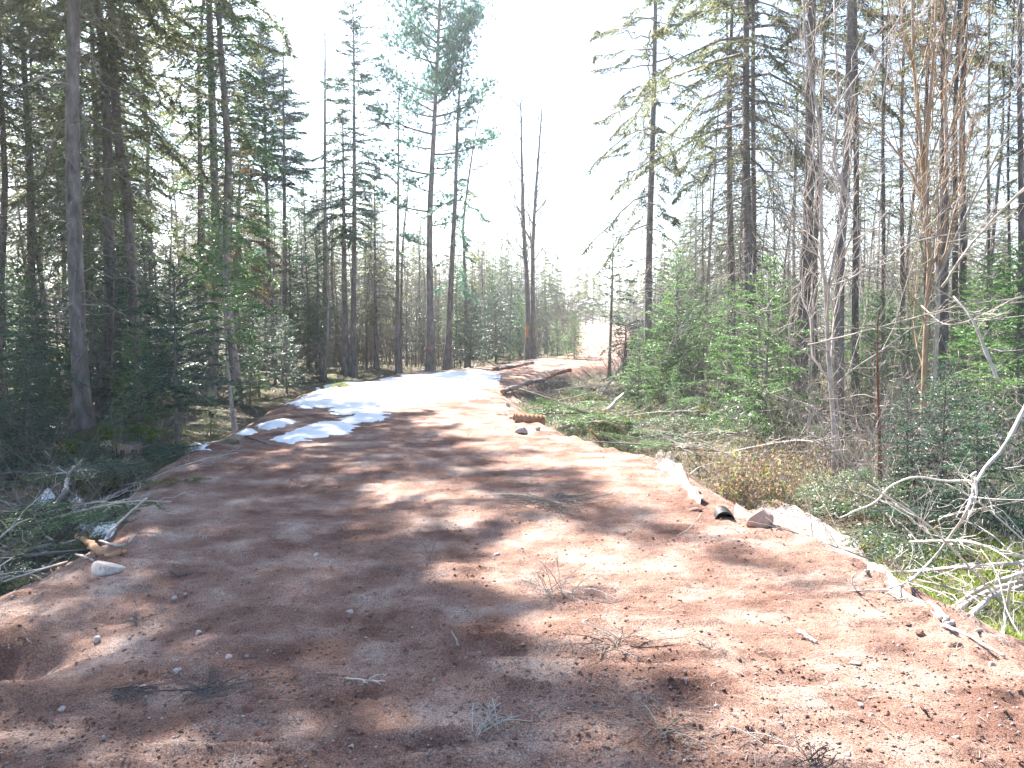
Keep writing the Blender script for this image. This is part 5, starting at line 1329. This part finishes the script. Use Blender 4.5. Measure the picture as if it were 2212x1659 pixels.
# clods of red soil
for i, (px, py, w, h, lab) in enumerate([(1855, 1512, 40, 16, 'crumbly red clod in the sunny lower right'), (1035, 1392, 16, 10, 'dark red clod near the road centre'), (890, 1612, 46, 16, 'largest crumbly soil clod at the bottom centre'),
                                         (1000, 1600, 34, 12, 'long soil crumb right of the largest clod'), (1500, 1108, 40, 16, 'dark clod bank at the edge left of the black pipe'), (1110, 1598, 18, 9, 'reddish clod right of the bottom twig'),
                                         (1780, 1292, 26, 9, 'dark clod in the right shade by the sunny edge'), (1990, 1370, 30, 14, 'lumpy clod below the end of the fabric'), (1960, 1350, 22, 10, 'smaller lumpy clod left of the fabric end'),
                                         (2070, 1400, 30, 13, 'soil lump on the right road edge'), (1395, 1600, 14, 7, 'little clod right of bottom centre'), (1905, 1285, 24, 10, 'clod on the sunny right road edge')]):
    stone(px, py, w, h, lab, 'red_soil', 200 + i, 'soil_clod', 'clod', R.random() * 3, 3, .35, 'soil clods on the road')
# fine gravel and crumbs
def gravel():
    import bmesh
    bm = bmesh.new(); bmesh.ops.create_icosphere(bm, subdivisions=1, radius=1)
    bm.free()
    V0 = np.array([(1, 0, 0), (-.9, .1, 0), (0, 1, .1), (.1, -1, 0), (.15, 0, 1), (0, 0, -1.)]); F0 = np.array([(0, 2, 4), (2, 1, 4), (1, 3, 4), (3, 0, 4), (2, 0, 5), (1, 2, 5), (3, 1, 5), (0, 3, 5)])
    for name, m, n, s in (('gravel', 'rock_grey', 2600, .0038), ('pale_gravel', 'rock_pale', 1100, .0036), ('soil_crumbs', 'red_soil', 10000, .0042)):
        px = rng.uniform(-100, 2350, n * 2); py = 905 + 754 * rng.random(n * 2) ** .8
        q = np.array([on_plane(a, b) for a, b in zip(px, py)]); d = road_d(q[:, 0], q[:, 1]); q = q[d > -.25][:n]
        if name == 'soil_crumbs':      # gather half of them in drifts
            c = vnoise(q[:, 0] * 2.2, q[:, 1] * 4, 5); q = q[(c > .45) | (rng.random(len(q)) < .35)]
        k = len(q); z = hgt(q[:, 0], q[:, 1], True)
        r = s * (.5 + rng.random(k) ** 3 * 2.6) * (.8 + q[:, 1] * .05)
        V = V0[None] * r[:, None, None] * (.75 + .5 * rng.random((k, 6, 1))) * np.array([1, .9, .65]) 
        V = V + np.stack([q[:, 0], q[:, 1], z + r * .2], -1)[:, None]
        F = F0[None] + (np.arange(k) * 6)[:, None, None]
        mb = MB(); mb.add(V.reshape(-1, 3), F.reshape(-1, 3)); o = link(name, mb.mesh(name, m)); o['kind'] = 'stuff'
gravel()
# needles, twig scraps strewn on the road
def litter():
    mb = MB(); n = 15000
    px = rng.uniform(-100, 2350, n); py = 900 + 759 * rng.random(n)
    q = np.array([on_plane(a, b) for a, b in zip(px, py)]); d = road_d(q[:, 0], q[:, 1])
    c = vnoise(q[:, 0] * 1.6, q[:, 1] * 1.6, 15); q = q[(d > -.2) & ((c > .5) | (rng.random(n) < .3))]
    k = len(q); z = hgt(q[:, 0], q[:, 1], True); a = rng.random(k) * 6.283; l = .012 + .09 * rng.random(k) ** 4
    D = np.stack([np.cos(a) * l, np.sin(a) * l, .15 * l * rng.normal(size=k)], -1)
    mb.spikes(np.stack([q[:, 0], q[:, 1], z + .006], -1), D, .003 + .002 * rng.random(k), np.tile([0, 0, 1.], (k, 1)) + .5 * rng.normal(size=(k, 3)))
    o = link('needle_scraps', mb.mesh('needle_scraps', 'dead_twig')); o['kind'] = 'stuff'
litter()
# twig bunches on the road
def twig_bunch(px, py, r, n, h, m, label, w=.003, flat=1.0, az=None):
    p = ground_at(px, py); t = MB()
    for _ in range(n):
        a = rng.random() * 6.283 if az is None else az + rng.normal() * .5
        l = r * (.4 + .8 * rng.random()); u = h * (rng.random() ** 1.3)
        b = rng.normal(size=3) * r * .15; b[2] = abs(b[2]) * .2 + .008
        q = np.array([b, b + [math.cos(a) * l * .5, math.sin(a) * l * .5 * flat, u * .7 + .01], b + [math.cos(a) * l, math.sin(a) * l * flat, u * R.choice([.2, 1, 1.2]) + .008]])
        grow(t, bez(q, 5), np.linspace(w, w * .5, 5), 1, dict(k=[3, 3, 3, 3], levels=2, n=[0, 26, 0], len=[0, r * .33, 0], angle=.8, lift=.1, r=[0, w * .7, 0], rmin=w * .35, **{'from': [0, .2, 0]}))
    o = link('twig_bunch', t.mesh('twig_bunch', m)); o.location = p; tag(o, label, 'twigs', 'twig bunches lying on the road')
twig_bunch(1200, 1285, .26, 16, .26, 'bleached_wood', 'upright bunch of pale bare twigs in the middle of the road')
twig_bunch(1330, 1400, .26, 16, .06, 'dead_twig', 'flat grey twig pile right of centre')
twig_bunch(1040, 1585, .16, 12, .07, 'bleached_wood', 'pale lichen covered twig near the bottom centre')
twig_bunch(1430, 1585, .2, 14, .05, 'dead_twig', 'grey twig tangle at the bottom right of centre')
twig_bunch(450, 1495, .22, 22, .02, 'bark_dark', 'black needled twig spray beside the blocky stone')
twig_bunch(250, 1505, .22, 18, .015, 'bark_dark', 'dark needled twig in the lower left shade', az=.4)
twig_bunch(385, 1250, .10, 14, .03, 'bark_dark', 'small dark twig tuft on the upper left of the road')
twig_bunch(1210, 1090, .5, 26, .04, 'dead_twig', 'wide thin brush scatter on the sunlit mid road', w=.004)
twig_bunch(300, 1345, .10, 8, .02, 'bark_dark', 'dark twig scrap below the thin upright twig at left')
twig_bunch(1950, 1300, .10, 8, .03, 'dead_twig', 'little twig scrap on the sunny right edge')
twig_bunch(1530, 1405, .10, 8, .02, 'dead_twig', 'thin grey twig in the right shade')
twig_bunch(1760, 1650, .12, 12, .02, 'bark_dark', 'dark needled twig at the bottom edge on the right')
twig_bunch(930, 1215, .1, 5, .14, 'dead_twig', 'thin standing twig by the little hollow')
twig_bunch(850, 1238, .12, 14, .02, 'dead_twig', 'pale straw and twig drift right of the little hollow')
twig_bunch(1660, 1605, .12, 5, .02, 'bleached_wood', 'curved pale twig near the bottom right')
woody('stick', 'pale curved twig standing up in the left sun spot', [(296, 1350, .0), (288, 1330, .03), (297, 1300, .06)], .004, .002, 'dead_twig', 'stick', twigs=3, tl=.06)
woody('stick', 'thin twig stuck in the dirt before the black pipe', [(1462, 1158, .01), (1490, 1140, .05), (1515, 1108, .12)], .005, .003, 'bleached_wood', 'stick')
woody('stick', 'short broken stick in the right shade', [(1725, 1362, .02), (1745, 1375, .02), (1765, 1388, .01)], .011, .009, 'bleached_wood', 'stick')
woody('stick', 'thin pale stick lying left of the bottom centre', [(737, 1464, .01), (780, 1468, .015), (832, 1472, .01)], .005, .003, 'bleached_wood', 'stick', twigs=3, tl=.08)
woody('stick', 'short upright stick near the road centre', [(992, 1398, .0), (986, 1384, .05), (975, 1362, .10)], .006, .003, 'bleached_wood', 'stick')
woody('stick', 'dark broken stick at the lower right', [(1982, 1517, .0), (1994, 1530, .03), (2003, 1542, .01)], .005, .005, 'bark_red', 'stick')
woody('stick', 'fallen branchlet lying at the near edge of the tiny snow remnant', [(530, 942, .02), (550, 950, .03), (575, 958, .02)], .014, .008, 'bark_dark', 'stick')

# ------------------------------------------------------------------ every copy gets words of its own: its look, and where it stands
def label_copies():
    from bpy_extras.object_utils import world_to_camera_view
    bpy.context.view_layer.update()
    M = cam.matrix_world.inverted()
    def pix(o):
        v = M @ o.matrix_world.translation
        return (CX + v.x / -v.z * F_PX, CY - v.y / -v.z * F_PX) if v.z < -.1 else (1e6, 1e6)
    top = [o for o in scene.objects if o.parent is None and 'label' in o]
    def find(t): return pix(next(o for o in top if o['label'].startswith(t)))
    LAND = {n: find(t) for n, t in [('the cut stump', 'split tan'), ('the orange debarked log', 'short orange debarked'), ('the slanted mossy pole', 'pale greenish pole'),
        ('the largest slash snow patch', 'largest snow patch'), ('the flat pale stone', 'long flat pale stone'), ('the thickest left trunk', 'thickest grey trunk'), ('the leaning fir sapling', 'thin pale stemmed'),
        ('the rusty culvert pipe', 'rusty corrugated'), ('the upper fabric piece', 'upper piece'), ('the big pink boulder', 'large pink boulder'), ('the nearest brown log', 'rough brown log'),
        ('the sparse roadside spruce', 'tall sparse spruce'), ('the pale smooth sapling', 'pale smooth bare'), ('the snapped reddish sapling', 'thin reddish sapling'), ('the tan tree', 'tan barked'),
        ('the upright stick', 'thin stick standing upright'), ('the largest bright fir', 'bright green young fir right')]}
    TREES = {n: find(t)[0] for n, t in [('the thickest left trunk', 'thickest grey trunk'), ('the left curving trunk', 'grey leaning trunk'), ('the straight purplish trunk', 'straight purplish'), ('the dense blue fir', 'dense dark blue'),
        ('the bare needle pole', 'tall bare pole'), ('the slender spiky fir', 'slender spiky'), ('the white pine', 'tall white pine'), ('the bare twin trunks', 'left of two tall'), ('the sparse roadside spruce', 'tall sparse spruce'),
        ('the boughed grey trunk', 'grey trunk third'), ('the stout dark trunk', 'stout dark trunk'), ('the stout grey trunk', 'stout grey trunk'), ('the tan tree', 'tan barked')]}
    ORD = ['nearest', 'second', 'third', 'fourth', 'fifth', 'sixth', 'seventh', 'eighth', 'ninth', 'tenth', 'eleventh', 'twelfth', 'thirteenth', 'fourteenth', 'fifteenth', 'sixteenth', 'seventeenth', 'eighteenth', 'nineteenth', 'twentieth']
    LOOK = {'needles_dark': 'dark green', 'needles_green': 'mid green', 'needles_olive': 'olive', 'needles_sunlit': 'bright green', 'bleached_wood': 'pale bleached', 'dead_twig': 'dull grey', 'bark': 'grey'}
    classes = {}
    for o in top:
        g = o.get('group', '')
        p = pix(o)
        if g in ('boughs in the left slash', 'boughs in the right cut brush', 'fresh boughs above the fabric', 'boughs under the right trees', 'branches in the left slash', 'branches in the right cut brush', 'branches on the mossy bank'):
            bough_ = 'bough' in g
            m = (o.children[0] if bough_ else o).data.materials[0].name
            n, q = min(LAND.items(), key=lambda kv: math.hypot(kv[1][0] - p[0], kv[1][1] - p[1]))
            dx, dy = p[0] - q[0], p[1] - q[1]
            side = ('left of' if dx < 0 else 'right of') if abs(dx) > 1.2 * abs(dy) else ('beyond' if dy < 0 else 'in front of')
            what = LOOK[m] + (' cut bough' if bough_ else ' dead branch')
            classes.setdefault((what, side, n, ''), []).append((math.hypot(dx, dy), o))
        elif ' wood' in g and (g.endswith('left wood') or g.endswith('right wood')):
            n, q = min(TREES.items(), key=lambda kv: abs(kv[1] - p[0]))
            if p[0] > 1e5: continue
            side = 'left of' if p[0] < q else 'right of'
            kind = {'spruces deep': 'full spruce', 'mid sized': 'medium fir', 'dead poles': 'bare dead pole', 'thin crowned': 'thin crowned spruce', 'leafless trees': 'leafless tree', 'young firs': 'young fir'}[' '.join(g.split()[:2])]
            Y = o.location.y
            far = 'near ' if Y < 27 else ('far ' if Y > 48 else 'midway ')
            m = ''
            for c in o.children:
                if c.name.startswith('crown') and kind in ('full spruce', 'medium fir', 'young fir'): m = LOOK.get(c.data.materials[0].name, '') + ' '
            classes.setdefault((far + m + kind, side, n, 'trunk '), []).append((abs(p[0] - q), o))
    for (what, side, n, w), L in classes.items():
        L.sort(key=lambda a: a[0])
        for i, (_, o) in enumerate(L):
            if len(L) == 1: r = 'the only one'
            elif i == 0: r = 'the nearest one'
            else: r = ORD[min(i, 19)] + ' one'
            o['label'] = f'{what}, {r} {side} {n}'
label_copies()
